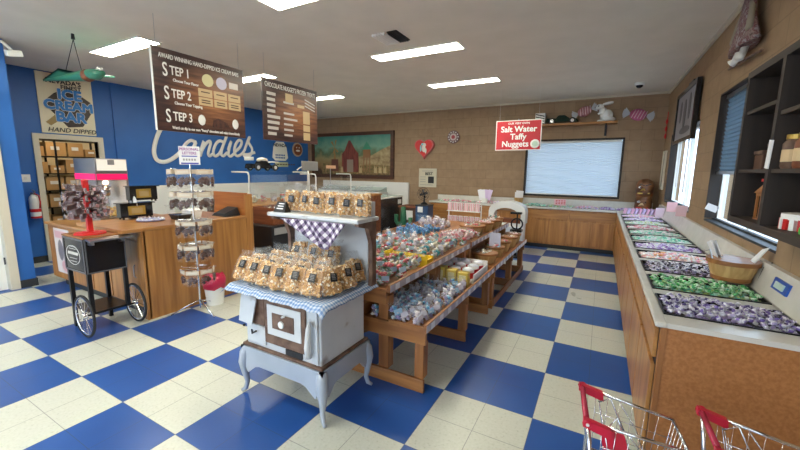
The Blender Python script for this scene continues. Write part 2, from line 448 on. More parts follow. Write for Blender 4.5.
def right_window(name, R, shade_z, sm, lab):
    y0, y1, z0, z1 = R
    w = thing(name, lab, 'window', (XR+.1, (y0+y1)/2, z0)); w['kind'] = 'structure'
    b = NB(); frame_rect(b, 'x', XR+.1, y0, y1, z0, z1, .035, .05); box(b, XR+.105, XR+.15, (y0+y1)/2-.02, (y0+y1)/2+.02, z0+.03, z1-.03); obj('window_frame', b, 'white', w)
    b = NB(); box(b, XR+.125, XR+.13, y0+.03, y1-.03, z0+.03, z1-.03); obj('pane', b, 'wglass', w)
    b = NB(); box(b, XR+.002, XR+.1, y0+.001, y1-.001, z0, z0+.018); box(b, XR+.07, XR+.1, y0, y1, z0+.018, z0+.034); obj('sill', b, 'base', w)
    b = NB(); box(b, XR+.002, XR+.1, y1-.016, y1-.001, z0+.03, z1-.001); box(b, XR+.002, XR+.1, y0+.001, y1-.016, z1-.016, z1-.001); obj('reveal_board', b, 'walnut', w)
    if shade_z:
        b = NB(); zigzag(b, 'x', XR+.06, y0+.04, y1-.03, shade_z, z1-.05, .019, .012); obj('shade', b, sm, w)
        b = NB(); box(b, XR+.045, XR+.085, y0+.04, y1-.03, shade_z-.03, shade_z); box(b, XR+.045, XR+.085, y0+.03, y1-.02, z1-.05, z1-.005); obj('rail', b, 'steel', w)
    return w
right_window('window_2', R1, None, None, 'far window in the right wall with looped blind cords')
w2 = right_window('window_3', R2, 1.6, 'shade_b', 'near window in the right wall with a blue cellular shade half down')
for k, (py, z) in enumerate(((6.55, 1.38), (5.98, 1.32))):
    b = NB(); pts = [(XR-.03, py+dy, zz) for dy, zz in ((-.02, 2.1), (-.03, z+.15), (-.04, z+.06), (0, z), (.04, z+.06), (.03, z+.15), (.02, 2.1))]
    tube(b, pts, .006, 6); obj('blind_cord', b, 'whiteg', label=['looped white blind cord hanging at the middle of the far right window', 'looped white blind cord nearest the right edge of the far right window'][1-k if 0 else k], cat='cord', group='blind cords')
# outside: pavement and a neighbouring wall
b = NB(); box(b, -25, 25, -25, 30, -.3, -.101); struct('ground_outside', b, 'concrete')
b = NB(); box(b, 5.5, 5.7, -3, 20, -.1, 2.9); struct('wall_outside', b, 'stucco')

# white door on the left
d = thing('door_1', 'white door in the jutting blue wall at the left edge', 'door', (-6.5, 1.06, 0)); d['kind'] = 'structure'
b = NB(); box(b, -6.53, -6.475, .67, 1.47, .012, 2.0); obj('panel', b, 'white', d)
b = NB(); box(b, -6.6, -6.43, 1.49, 1.575, 0, 2.13); box(b, -6.6, -6.43, .55, .63, 0, 2.13); box(b, -6.6, -6.43, .63, 1.49, 2.03, 2.13); obj('door_frame', b, 'cream', d)
for z in (.38, 1.05, 1.75):
    b = NB(); tube(b, [(-6.47, 1.475, z-.045), (-6.47, 1.475, z+.045)], .009, 8); obj('hinge', b, 'darksteel', d)
# storeroom doorway frame
d = thing('door_2', 'open storeroom doorway with cream frame in the blue wall', 'doorway', (XL, 2.78, 0)); d['kind'] = 'structure'
b = NB(); box(b, XL-.13, XL+.03, DY0-.075, DY0, 0, DZ+.08); box(b, XL-.13, XL+.03, DY1, DY1+.08, 0, DZ+.08); box(b, XL-.13, XL+.03, DY0, DY1, DZ, DZ+.08); obj('door_frame', b, 'cream', d)
# storeroom shell
b = NB(); box(b, -10.6, -10.5, 1.3, 5.2, 0, CEIL); box(b, -10.5, XL-.12, 1.2, 1.3, 0, CEIL); box(b, -10.5, XL-.12, 5.1, 5.2, 0, CEIL); struct('wall_storeroom', b, 'cream')
t = thing('ceiling_light', 'warm bulb fixture on the storeroom ceiling', 'light', (-8.7, 2.75, CEIL-.1))
b = NB(); ball(b, (-8.7, 2.75, CEIL-.11), .08); obj('bulb', b, 'bulb', t, True)
b = NB(); lathe(b, [(.09, -.03), (.09, 0)], (-8.7, 2.75, CEIL)); obj('base', b, 'white', t)
# storeroom shelving and cartons
t = thing('storage_rack', 'black metal storage rack full of cartons seen through the storeroom doorway', 'rack', (-9.3, 3.0, 0))
for y in (2.2, 2.95, 3.7, 4.45):
    b = NB()
    for x in (-9.6, -9.1): box(b, x-.015, x+.015, y-.015, y+.015, 0, 2.4)
    obj('upright', b, 'blackm', t)
RZ = (.12, .46, .79, 1.11, 1.43, 1.75, 2.07)
for z in RZ:
    b = NB(); box(b, -9.62, -9.08, 2.18, 4.47, z-.02, z); obj('shelf', b, 'blackm', t)
rows = ['bottom', 'second', 'third', 'fourth', 'fifth', 'sixth', 'top']
rr = random.Random(3)
for k, z in enumerate(RZ):
    y = 2.24; i = 0
    while y < 4.2:
        wd = rr.uniform(.19, .34); h = rr.uniform(.14, .26)
        if wd+y > 4.42: break
        o = thing('carton', '', 'box', (-9.32, y+wd/2, z))
        o['label'] = 'brown carton on the %s shelf of the storeroom rack, %s from the left' % (rows[k], ['first', 'second', 'third', 'fourth', 'fifth', 'sixth', 'seventh', 'eighth', 'ninth', 'tenth', 'eleventh', 'twelfth'][i])
        o['group'] = 'cartons in the storeroom'
        b = NB(); box(b, -9.55, -9.1, y, y+wd-.03, z, z+h); obj('box', b, 'carton', o)
        b = NB(); box(b, -9.099, -9.095, y+wd*.2, y+wd*.6, z+h*.45, z+h*.7); obj('label', b, 'paper', o)
        y += wd; i += 1

# ceiling lights
names = {2.56: 'nearest', 4.38: 'middle', 6.2: 'farthest', .74: 'overhead', -1.1: 'rear'}
for x, sd in ((-5.45, 'left'), (-2.22, 'right')):
    for y in (-1.1, .74, 2.56, 4.38, 6.2):
        t = thing('ceiling_light', 'long fluorescent ceiling panel, %s of the %s row' % (names[y], sd), 'light', (x, y, CEIL), 'fluorescent ceiling panels')
        b = NB(); box(b, x-.6, x+.6, y-.12, y+.12, CEIL-.012, CEIL-.002); obj('diffuser', b, 'tube', t)
        b = NB(); frame_rect(b, 'y', 0, 0, 1, 0, 1, .1, .1); b.free()
        b = NB(); box(b, x-.615, x-.6, y-.135, y+.135, CEIL-.014, CEIL-.001); box(b, x+.6, x+.615, y-.135, y+.135, CEIL-.014, CEIL-.001)
        box(b, x-.6, x+.6, y-.135, y-.12, CEIL-.014, CEIL-.001); box(b, x-.6, x+.6, y+.12, y+.135, CEIL-.014, CEIL-.001); obj('frame', b, 'white', t)
# vent
t = thing('ceiling_vent', 'square ceiling vent with a dark half and white louvre', 'vent', (-2.23, 3.79, CEIL), )
b = NB(); box(b, -2.2, -2.08, 3.63, 3.95, CEIL-.015, CEIL-.001); obj('opening', b, 'dark', t)  # solid dark slab, painted stand-in for the shade inside the vent
b = NB()
for k in range(5): box(b, -2.39+k*.035, -2.365+k*.035, 3.62, 3.95, CEIL-.03, CEIL-.002, rot=(0, .5, 0))
obj('louvre', b, 'white', t)
b = NB(); 
for k in range(4): box(b, -2.19+k*.03, -2.185+k*.03, 3.64, 3.94, CEIL-.03, CEIL-.014)
obj('slat', b, 'base', t)
# dome camera
t = thing('dome_camera', 'small white dome camera on the ceiling near the back right corner', 'camera', (.42, 7.5, CEIL-.09))
b = NB(); lathe(b, [(.075, -.045), (.075, 0)], (.42, 7.5, CEIL)); obj('base', b, 'white', t, 'auto')
b = NB(); ball(b, (.42, 7.5, CEIL-.045), (.055, .055, .045)); obj('dome', b, 'blackg', t, True)
# speaker / camera at far top left
p = Vector((-6.3, 1.75, 2.9))
t = thing('wall_camera', 'small white camera on a bracket high in the top left corner', 'camera', p)
b = NB(); tube(b, [(-6.44, 1.62, 3.0), (-6.36, 1.7, 3.02), (-6.3, 1.76, 2.93)], .018, 8); lathe(b, [(.05, -6.45), (.05, -6.435)], (0, 1.6, 3.0), 14, axis='x'); obj('bracket', b, 'white', t)
b = NB(); box(b, -6.34, -6.24, 1.7, 1.84, 2.86, 2.93, rot=(.2, .2, 0), bev=.01); obj('housing', b, 'white', t)

# ================================================================== RIGHT COUNTER
def counter_front_y(parent, y0, y1, x, zt, doors, ztoe=.1):
    """doors (and a drawer above each) on a face x=const looking to -x"""
    n = doors; w = (y1-y0)/n
    for k in range(n):
        a, e = y0+k*w+.013, y0+(k+1)*w-.013
        b = NB(); box(b, x-.018, x, a, e, ztoe+.05, zt-.24, bev=.003); obj('door', b, 'oak_z', parent)
        b = NB(); box(b, x-.018, x, a, e, zt-.2, zt-.05, bev=.003); obj('drawer', b, 'oak_y', parent)
CT = .86
t = thing('candy_counter', 'long oak counter with cream top and candy bins along the right wall', 'counter', (.63, 4.98, 0))
b = NB(); box(b, .315, XR-.001, 2.1, 7.9, .05, CT-.025); box(b, .325, XR-.001, 2.09, 7.9, 0, .05, 1); obj('body', b, ['walnut', 'base'], t)  # body coloured dark walnut to put shade into the gaps between oak doors
b = NB(); box(b, .335, XR-.001, 2.075, 2.1, 0, CT-.025); obj('end_panel', b, 'panel', t)
b = NB(); box(b, .312, .335, 2.07, 2.105, 0, CT-.025); obj('corner_strip', b, 'pine', t)
counter_front_y(t, 2.13, 7.9, .315, CT-.015, 10, .03)
# bins: holes in the top are dark rimmed wells
BINS = [(2.2+.475*k, 2.2+.475*k+.36) for k in range(11)]
b = NB()
ys = [2.07] + [v for p_ in BINS for v in p_] + [7.898]
for i in range(0, len(ys), 2): box(b, .33, .885, ys[i], ys[i+1], CT-.025, CT)
box(b, .285, .336, 2.065, 7.898, CT-.028, CT, bev=.01); box(b, .875, XR-.001, 2.07, 7.898, CT-.025, CT)
obj('countertop', b, 'lam', t)
b = NB(); hexa(b, [(.895, 2.07, CT), (XR-.001, 2.07, CT), (XR-.001, 7.898, CT), (.895, 7.898, CT)], [(.935, 2.07, 1.03), (XR-.001, 2.07, 1.03), (XR-.001, 7.898, 1.03), (.935, 7.898, 1.03)]); obj('backsplash', b, 'lam', t)
for y0, y1 in BINS:
    b = NB(); box(b, .345, .875, y0, y1, CT-.035, CT-.03)
    frame_rect(b, 'y', 0, 0, .1, 0, .1, .01, .01) if 0 else None
    for a in ((.333, .341, y0, y1), (.872, .88, y0, y1), (.333, .88, y0, y0+.007), (.333, .88, y1-.007, y1)): box(b, *a, CT-.03, CT+.006)
    obj('bin_tray', b, 'blackm', t)
b = NB(); tube(b, [(.9, 3.02, CT+.001), (.93, 3.02, 1.0), (XR-.005, 3.02, 1.035)], .004, 6); obj('seam', b, 'base', t)
# taffy
def taffy_bm(bm, ctr, L=.034, r=.0085, rz=0, tilt=0, mi=0, n=7):
    m = Matrix.Translation(Vector(ctr)) @ Euler((0, tilt, rz)).to_matrix().to_4x4()
    prof = [(r*1.25, -L*.5), (r*.35, -L*.3), (r, -L*.24), (r*1.1, 0), (r, L*.24), (r*.35, L*.3), (r*1.25, L*.5)]
    n0 = len(bm.faces)
    rings = [[bm.verts.new(m @ Vector((z, q*cos(2*pi*k/n), q*(.35 if abs(z) > L*.28 else 1)*sin(2*pi*k/n)))) for k in range(n)] for q, z in prof]
    for j, (A, B) in enumerate(zip(rings, rings[1:])):
        for k in range(n): bm.faces.new((A[k], A[(k+1) % n], B[(k+1) % n], B[k]))
    bm.faces.new(list(reversed(rings[0]))); bm.faces.new(rings[-1])
    _setmat(bm, n0, mi)
    return n0
def taffy_proto(col, wrap):
    bm = NB(); n0 = taffy_bm(bm, (0, 0, .0085)); bm.faces.ensure_lookup_table()
    for i, f in enumerate(bm.faces):
        f.material_index = 1 if 14 <= i < 28 and i % 7 in (0, 1, 3, 4) else (1 if i < 7 else 0)
    me = bpy.data.meshes.new('wrapped_taffy'); bm.to_mesh(me); bm.free()
    me.materials.append(wrap); me.materials.append(col)
    for p in me.polygons: p.use_smooth = True
    return me
TA = dict(purple=[((.2, .14, .42), (.72, .7, .8)), ((.42, .36, .6), (.8, .78, .85)), ((.1, .07, .22), (.6, .57, .68))],
          green=[((.06, .4, .1), (.5, .72, .45)), ((.14, .55, .2), (.7, .82, .66)), ((.04, .28, .07), (.3, .58, .3))],
          liquorice=[((.03, .02, .04), (.72, .72, .8)), ((.25, .25, .4), (.8, .8, .85)), ((.08, .05, .06), (.45, .4, .48))])
TM = {k: [taffy_proto(c(k+'a%d' % i, q[0]), c(k+'b%d' % i, q[1])) for i, q in enumerate(v)] for k, v in TA.items()}
where = {0: 'nearest bin of the right counter', 1: 'second bin of the right counter', 2: 'third bin, beside the bushel basket'}
cnames = {'purple': 'purple and white', 'green': 'green and white', 'liquorice': 'black and white'}
rt = random.Random(11)
for bi, (kd, n) in enumerate((('purple', 120), ('green', 100), ('liquorice', 80))):
    y0, y1 = BINS[bi]
    cols_ = 16 if n > 110 else 15 if n > 90 else 12; rws = math.ceil(n/cols_)
    for k in range(n):
        i, j = k % cols_, k//cols_
        x = .355+(i+.5+rt.uniform(-.4, .4))*(.505/cols_); y = y0+.02+(j+.5+rt.uniform(-.35, .35))*((y1-y0-.04)/rws)
        o = bpy.data.objects.new('wrapped_taffy', rt.choice(TM[kd])); COL.objects.link(o)
        hgt = .022*(1-((x-.625)/.25)**2)*(1-((y-(y0+y1)/2)/.18)**2)
        o.location = (x, y, CT-.006+max(0, hgt)+rt.uniform(0, .016)); o.rotation_euler = (rt.uniform(-.4, .4), rt.uniform(-.6, .6), rt.uniform(0, 6.28)); o.scale = (1.12,)*3
        o['label'] = '%s wrapped salt water taffy in the %s' % (cnames[kd], where[bi]); o['category'] = 'candy'; o['group'] = '%s taffy in the %s' % (cnames[kd], where[bi])
def fill(bm, x0, x1, y0, y1, z, n, mi, rnd, hump=.03, L=.04, r=.011):
    for _ in range(n):
        x, y = rnd.uniform(x0, x1), rnd.uniform(y0, y1)
        h = hump*max(0, (1-((2*x-x0-x1)/(x1-x0))**2))*max(0, (1-((2*y-y0-y1)/(y1-y0))**2))
        taffy_bm(bm, (x, y, z+h*rnd.random()**.4+.004), L, r, rnd.uniform(0, 6.28), rnd.uniform(-.5, .5), rnd.choice(mi), 5)
bm = NB()
pastel = ['purple', 'lilac', 'white', 'orange', 'pinkp', 'peach', 'mint', 'teal', 'lime', 'rose', 'violet', 'charcoal']
PC = dict(purple=(.34, .26, .55), lilac=(.62, .5, .78), white=(.82, .82, .82), orange=(.85, .42, .18), pinkp=(.85, .42, .5), peach=(.85, .6, .5), mint=(.5, .78, .62), teal=(.15, .6, .45), lime=(.5, .62, .22), rose=(.75, .2, .3), violet=(.35, .16, .45), charcoal=(.12, .1, .14))
pm = [c('p_'+k, PC[k]) for k in pastel]
ix = {k: i for i, k in enumerate(pastel)}
mixes = [('charcoal', 'white', 'lilac'), ('purple', 'white', 'charcoal'), ('orange', 'peach', 'pinkp', 'white', 'white'), ('violet', 'lilac', 'white', 'white', 'purple'), ('teal', 'mint', 'white', 'mint', 'white'), ('mint', 'white', 'teal', 'white'), ('rose', 'pinkp', 'white', 'white', 'white'), ('lime', 'mint', 'white', 'white'), ('lilac', 'purple', 'white', 'white'), ('pinkp', 'lilac', 'white'), ('violet', 'lilac', 'pinkp', 'white')]
# jumble below the single pieces of the three nearest bins
low = [('purple', 'lilac', 'white'), ('teal', 'lime', 'mint'), ('charcoal', 'white', 'lilac')]
rs = random.Random(5)
for bi, (y0, y1) in enumerate(BINS):
    if bi < 3:
        mi = [ix[q] for q in low[bi]]
        fill(bm, .36, .86, y0+.02, y1-.02, CT-.03, 230, mi, rs, .02, .034, .0095)
    else:
        fill(bm, .36, .865, y0+.01, y1-.015, CT-.022, 480, [ix[q] for q in mixes[bi-1]], rs, .045)
obj('wrapped_taffy', bm, pm, label='jumbled pastel wrapped taffy filling the bins of the right counter', cat='candy', kind='stuff')

# upright white divider cards at the far end of the bins
def bag_row(y, n, colr, lab):
    for k in range(n):
        b = NB(); x = .38+k*.055
        hexa(b, [(x, y-.07, CT+.004), (x+.035, y-.07, CT+.004), (x+.035, y+.07, CT+.004), (x, y+.07, CT+.004)], [(x+.02, y-.075, CT+.1), (x+.06, y-.075, CT+.09), (x+.06, y+.075, CT+.09), (x+.02, y+.075, CT+.1)])
        obj('candy_packet', b, c(colr[k % len(colr)], {'packet pink': (.8, .45, .65), 'packet lilac': (.62, .5, .8)}[colr[k % len(colr)]]), label=lab, cat='packet', group='pink and lilac packets standing at the far end')
bag_row(7.55, 9, ['packet pink', 'packet lilac'], 'pink or lilac packet standing in the row nearest the back corner of the right counter')
# pieces on the counter
t = thing('bushel_basket', 'round wooden bushel basket with white sheets sticking out, on the right counter', 'basket', (.80, 3.1, CT+.02))
b = NB(); lathe(b, [(.095, 0), (.118, .07), (.132, .135), (.124, .135), (.11, .07), (.088, .008)], (.80, 3.1, CT+.02), 28); obj('body', b, 'bushel', t, 'auto')
b = NB(); lathe(b, [(.131, .112), (.138, .112), (.139, .14), (.128, .14)], (.80, 3.1, CT+.02), 28); lathe(b, [(.098, .004), (.102, .004), (.107, .03), (.1, .03)], (.80, 3.1, CT+.02), 28); obj('rim', b, 'pine_x', t, 'auto')
b = NB(); tube(b, [(.80+.125*cos(a), 3.1+.125*sin(a), CT+.14) for a in (2.6,)] + [(.65, 3.13, CT+.19), (.675, 3.1, CT+.21), (.68, 3.04, CT+.16)], .004, 6); obj('handle', b, 'steel', t)
for nm, pts, lab in (('paper_bag', [(.75, 3.12), (.68, 3.18)], 'white paper sack leaning left in the bushel basket'), ('paper_sheet', [(.84, 3.1), (.93, 3.05)], 'long white sheet leaning right in the bushel basket')):
    (x0, y0), (x1, y1) = pts; b = NB()
    for s in ((0, .0), (.025, .012)) if nm == 'paper_bag' else ((0, 0),):
        hexa(b, [(x0+s[0], y0-.045+s[1], CT+.06), (x0+.006+s[0], y0-.045+s[1], CT+.06), (x0+.006+s[0], y0+.045+s[1], CT+.06), (x0+s[0], y0+.045+s[1], CT+.06)],
             [(x1+s[0], y1-.05+s[1], CT+.27), (x1+.006+s[0], y1-.05+s[1], CT+.27), (x1+.006+s[0], y1+.05+s[1], CT+.24), (x1+s[0], y1+.05+s[1], CT+.24)])
    obj(nm, b, 'paper', label=lab, cat='paper')
# blue framed tag on the backsplash
t = thing('bin_label', 'small blue framed label on the backsplash beside the green taffy', 'label', (.915, 2.7, .93))
b = NB(); box(b, .908, .918, 2.61, 2.8, .93, .995, rot=(0, .23, 0)); obj('frame', b, c('label blue', (.01, .08, .4)), t)
b = NB(); box(b, .902, .91, 2.65, 2.76, .945, .98, rot=(0, .23, 0)); obj('card', b, c('label card', (.5, .65, .6)), t)
# little signs at the sill end
for k, (x, y, col, lab) in enumerate(((.86, 7.1, (.85, .7, .85), 'small lilac card standing at the wall end of the far bins'), (.9, 6.35, (.9, .55, .6), 'small pink card by the far right window'), (.92, 5.75, (.88, .6, .66), 'small pink tag nearest the block pier between the windows'))):
    b = NB(); box(b, x-.06, x+.06, y-.006, y+.006, CT+.002+(.17 if k else 0), CT+(.16 if k == 0 else .31)); obj('price_card', b, c('card%d' % k, col), label=lab, cat='card')
b = NB(); q = at(714, 208, X=.93); box(b, .87, .96, q.y-.003, q.y+.003, q.z-.03, q.z+.03, rot=(0, .4, 0)); box(b, .95, XR+.001, q.y-.003, q.y+.003, q.z-.01, q.z+.01)
obj('paper_flag', b, 'paper', label='white paper flag stuck on the block pier beside the near window', cat='flag')

# ================================================================== BACK COUNTER
t = thing('back_counter', 'oak counter with cream top running along the back wall', 'counter', (-1.5, 8.2, 0))
b = NB(); box(b, -3.55, XR-.001, 7.95, 8.49, .09, CT-.04); box(b, -3.5, XR-.001, 8.0, 8.49, 0, .09, 1); obj('body', b, ['oak_z', 'base'], t)
b = NB(); box(b, -3.58, XR-.001, 7.9, 8.49, CT-.04, CT, bev=.01); box(b, -3.58, -1.6, 8.45, 8.49, CT, CT+.12); box(b, -1.6, .9, 8.46, 8.49, CT, CT+.14); obj('countertop', b, 'lam', t)
xs = [-3.5, -2.95, -2.4, -1.9, -1.38, -.88, -.36, .3]
for a, e in ((-3.5, -2.97), (-2.95, -2.42), (-2.4, -1.9)):
    b = NB(); box(b, a, e-.02, 7.932, 7.95, CT-.2, CT-.06); obj('drawer', b, 'oak_x', t)
    b = NB(); box(b, a, e-.02, 7.932, 7.95, CT-.4, CT-.22); obj('drawer', b, 'oak_x', t)
    b = NB(); box(b, a, e-.02, 7.932, 7.95, .13, CT-.42); obj('door', b, 'oak_z', t)
for a, e in ((-1.38, -.53), (-.51, .3)):
    b = NB(); box(b, a, e, 7.932, 7.95, CT-.23, CT-.07, bev=.003); obj('drawer', b, 'oak_x', t)
for a, e in ((-1.37, -.96), (-.94, -.55), (-.53, -.13), (-.11, .28)):
    b = NB(); box(b, a, e, 7.932, 7.95, .13, CT-.27, bev=.003); obj('door', b, 'oak_z', t)
bm = NB(); rs = random.Random(8)
for x0, x1, y0, y1, mx in ((-1.42, -1.0, 8.05, 8.36, ('mint', 'teal', 'white')), (-.93, -.5, 8.05, 8.36, ('mint', 'white', 'lime')), (-.42, -.02, 8.05, 8.36, ('white', 'pinkp', 'lilac')), (.02, .26, 8.05, 8.36, ('violet', 'lilac', 'white')), (.3, .6, 8.05, 8.36, ('violet', 'lilac', 'white')), (-3.4, -2.6, 8.05, 8.4, ('pinkp', 'white', 'rose', 'mint')), (-2.5, -1.6, 8.05, 8.4, ('pinkp', 'lilac', 'white'))):
    fill(bm, x0, x1, y0, y1, CT+.004, 110, [ix[q] for q in mx], rs, .03)
obj('wrapped_candy', bm, pm, label='pastel wrapped candies spread in the shallow bins of the back counter', cat='candy', kind='stuff')
# items on back counter
p = at(521, 192, Y=8.25)
t = thing('small_basket', 'small round wooden basket with white papers on the back counter by the window', 'basket', (-1.56, 8.2, CT))
b = NB(); lathe(b, [(.075, 0), (.1, .15), (.092, .15), (.068, .01)], (-1.56, 8.2, CT+.001), 20); obj('body', b, 'bushel', t, 'auto')
b = NB(); box(b, -1.64, -1.48, 8.17, 8.175, CT+.08, CT+.27, rot=(.1, 0, .1)); box(b, -1.63, -1.47, 8.2, 8.205, CT+.08, CT+.3, rot=(0, .05, -.1)); obj('paper', b, 'paper', t)
t = thing('sign_card', 'small pink and white sign standing on the back counter under the window', 'sign', (-.72, 8.12, CT))
b = NB(); box(b, -.83, -.61, 8.12, 8.126, CT+.03, CT+.16); box(b, -.76, -.68, 8.1, 8.15, CT, CT+.03); obj('card', b, c('pinkcard', (.85, .5, .55)), t)
b = NB()
for z in (.07, .1, .13):
    for k in range(4): box(b, -.8+k*.05, -.765+k*.05, 8.117, 8.12, CT+z-.008, CT+z+.006)
obj('print', b, 'redp', t)
# totem in the corner
t = thing('tiki_totem', 'dark wooden totem with two carved faces in the back right corner', 'totem', (.72, 8.22, CT))
ZT = CT
b = NB(); lathe(b, [(.13, 0), (.14, .05), (.135, .22), (.12, .27), (.14, .3), (.145, .5), (.12, .56), (.06, .6), (.02, .61)], (.72, 8.22, ZT), 24); obj('body', b, wood('totem', (.32, .12, .03), (.06, .025, .012), 'x', .5, 9), t, 'auto')
for z, mcol in ((.4, 'gold'), (.13, 'redp')):
    b = NB()
    for s in (-1, 1): ball(b, (.72+s*.055-.03, 8.105, ZT+z+.05), (.03, .015, .02))
    obj('eye', b, 'whiteg', t, True)
    b = NB()
    for s in (-1, 1): ball(b, (.72+s*.05-.03, 8.088, ZT+z+.05), (.011, .008, .011))
    obj('pupil', b, 'blackg', t, True)
    b = NB(); hexa(b, [(.63, 8.11, ZT+z-.03), (.73, 8.09, ZT+z-.03), (.73, 8.12, ZT+z-.03), (.63, 8.13, ZT+z-.03)], [(.67, 8.06, ZT+z+.03), (.7, 8.06, ZT+z+.03), (.7, 8.1, ZT+z+.03), (.67, 8.1, ZT+z+.03)]); obj('beak', b, 'gold' if z > .2 else 'tan', t)
    b = NB(); box(b, .6, .79, 8.085, 8.11, ZT+z-.07, ZT+z-.05); obj('mouth', b, mcol, t)
b = NB(); box(b, .62, .7, 8.07, 8.11, ZT+.49, ZT+.505, rot=(0, .3, 0)); box(b, .71, .8, 8.07, 8.11, ZT+.49, ZT+.505, rot=(0, -.3, 0)); obj('brow', b, 'black', t)

# ================================================================== RIGHT WALL
CX, CY0, CY1, CZ0, CZ1 = .67, .95, 2.81, 1.3, 2.13
t = thing('wall_cabinet', 'dark open wall cabinet with shelves over the right counter', 'cabinet', (.82, 1.9, CZ0))
for z in (CZ0, CZ1-.035): b = NB(); box(b, CX, XR-.001, CY0, CY1, z, z+.035); obj('case_board', b, 'walnut_y', t)
b = NB(); box(b, XR-.012, XR-.002, CY0, CY1, CZ0+.035, CZ1-.035); obj('back', b, 'walnut', t)
for y in (CY1-.035, 2.31, 1.8, 1.3, CY0):
    b = NB(); box(b, CX, XR-.012, y, y+.035, CZ0+.035, CZ1-.035); obj('upright', b, 'walnut', t)
for z, ys in ((1.58, (CY0, 2.31)), (1.58, (2.345, CY1-.035)), (1.84, (CY0, 2.31)), (1.9, (2.345, CY1-.035))):
    b = NB(); box(b, CX+.01, XR-.012, ys[0], ys[1], z, z+.018); obj('shelf', b, 'walnut_y', t)
t = thing('price_tag', 'white paper tag taped to the front upright of the dark wall cabinet', 'tag', (.665, 2.325, 1.6)); 
b = NB(); box(b, .664, .669, 2.3, 2.34, 1.6, 1.73, rot=(.1, 0, 0)); obj('tag', b, 'paper', t)
# things inside the cabinet
t = thing('wooden_lantern', 'carved wooden lantern house in the lower far compartment of the wall cabinet', 'lantern', (.8, 2.56, 1.335))
b = NB(); box(b, .73, .87, 2.49, 2.63, 1.335, 1.345); box(b, .73, .87, 2.49, 2.63, 1.46, 1.475); prism(b, [(.72, 1.475), (.88, 1.475), (.84, 1.53), (.76, 1.53)], 2.49, 2.63, 'xz')
obj('body', b, 'pine', t)
for x in (.735, .8, .862):
    for y in (2.495, 2.56, 2.62):
        if (x, y) == (.8, 2.56): continue
        b = NB(); box(b, x-.005, x+.005, y-.005, y+.005, 1.345, 1.46); obj('post', b, 'pine', t)
b = NB(); box(b, .74, .86, 2.5, 2.62, 1.535, 1.55); lathe(b, [(.02, 0), (.02, .02)], (.8, 2.56, 1.55)); obj('top', b, 'redp', t)
for k, (y, h, m_, lab) in enumerate(((2.5, .11, 'crate', 'dark wooden box on the middle shelf of the wall cabinet, far compartment'), (2.68, .08, 'brown', 'small brown tin on the middle shelf of the wall cabinet, far compartment'))):
    t = thing('wooden_box', lab, 'box', (.8, y, 1.599))
    b = NB(); box(b, .73, .87, y-.06, y+.06, 1.599, 1.599+h, bev=.004); obj('body', b, m_, t); b = NB(); box(b, .725, .875, y-.065, y+.065, 1.599+h, 1.599+h+.02, bev=.004); obj('lid', b, 'rust', t)
rs = random.Random(2)
nm = ['first', 'second', 'third', 'fourth', 'fifth', 'sixth']
for k in range(6):
    y = 2.26-k*.12; h = rs.uniform(.1, .14)
    t = thing('glass_jar', 'small jar on the middle shelf of the wall cabinet, %s from the shelf post' % nm[k], 'jar', (.73, y, 1.599), 'jars in the wall cabinet')
    b = NB(); lathe(b, [(.035, 0), (.04, .01), (.04, h-.03), (.028, h-.01)], (.73, y, 1.599), 14); obj('body', b, ['rust', 'crate', 'brown', 'choc', 'rust', 'crate'][k], t, 'auto')
    b = NB(); lathe(b, [(.032, 0), (.032, .02)], (.73, y, 1.599+h-.01), 14); obj('lid', b, 'gold', t)
    b = NB(); lathe(b, [(.0405, .03), (.0405, h*.6)], (.73, y, 1.599), 14); obj('label', b, 'tan', t)
t = thing('bonbon_box', 'white round box with red and white striped frill low in the wall cabinet', 'box', (.79, 2.18, 1.335))
b = NB(); lathe(b, [(.075, 0), (.075, .045), (.09, .045), (.09, .07), (.0, .07)], (.79, 2.18, 1.336), 28); obj('body', b, 'white', t, 'auto')
for k in range(20):
    a = k*2*pi/20; b = NB(); box(b, .79+.084*cos(a)-.009, .79+.084*cos(a)+.009, 2.18+.084*sin(a)-.009, 2.18+.084*sin(a)+.009, 1.338+.0, 1.338+.046, rot=(0, 0, a)); obj('stripe', b, 'redp' if k % 2 else 'white', t)
t = thing('green_packet', 'bright green packet in the near lower compartment of the wall cabinet', 'packet', (.79, 1.9, 1.336))
b = NB(); box(b, .7, .9, 1.84, 2.02, 1.336, 1.37, bev=.008); obj('body', b, c('bright green', (.05, .5, .05)), t); b = NB(); box(b, .72, .88, 1.86, 1.97, 1.37, 1.373); obj('print', b, c('light green', (.4, .7, .2)), t)
# garland / cellophane heap on the cabinet
b = NB()
for k in range(60): ball(b, (.8+rs.uniform(-.07, .07), 2.3+rs.uniform(-.28, .12), CZ1+.03+rs.uniform(0, .06)), (rs.uniform(.02, .04), rs.uniform(.015, .03), rs.uniform(.01, .03)), 0, 1, (rs.random(), rs.random(), rs.random()))
obj('silver_garland', b, mat('silver tinsel', (.5, .5, .45), .35, .4), label='heap of silvery tinsel garland on top of the dark wall cabinet', cat='garland')
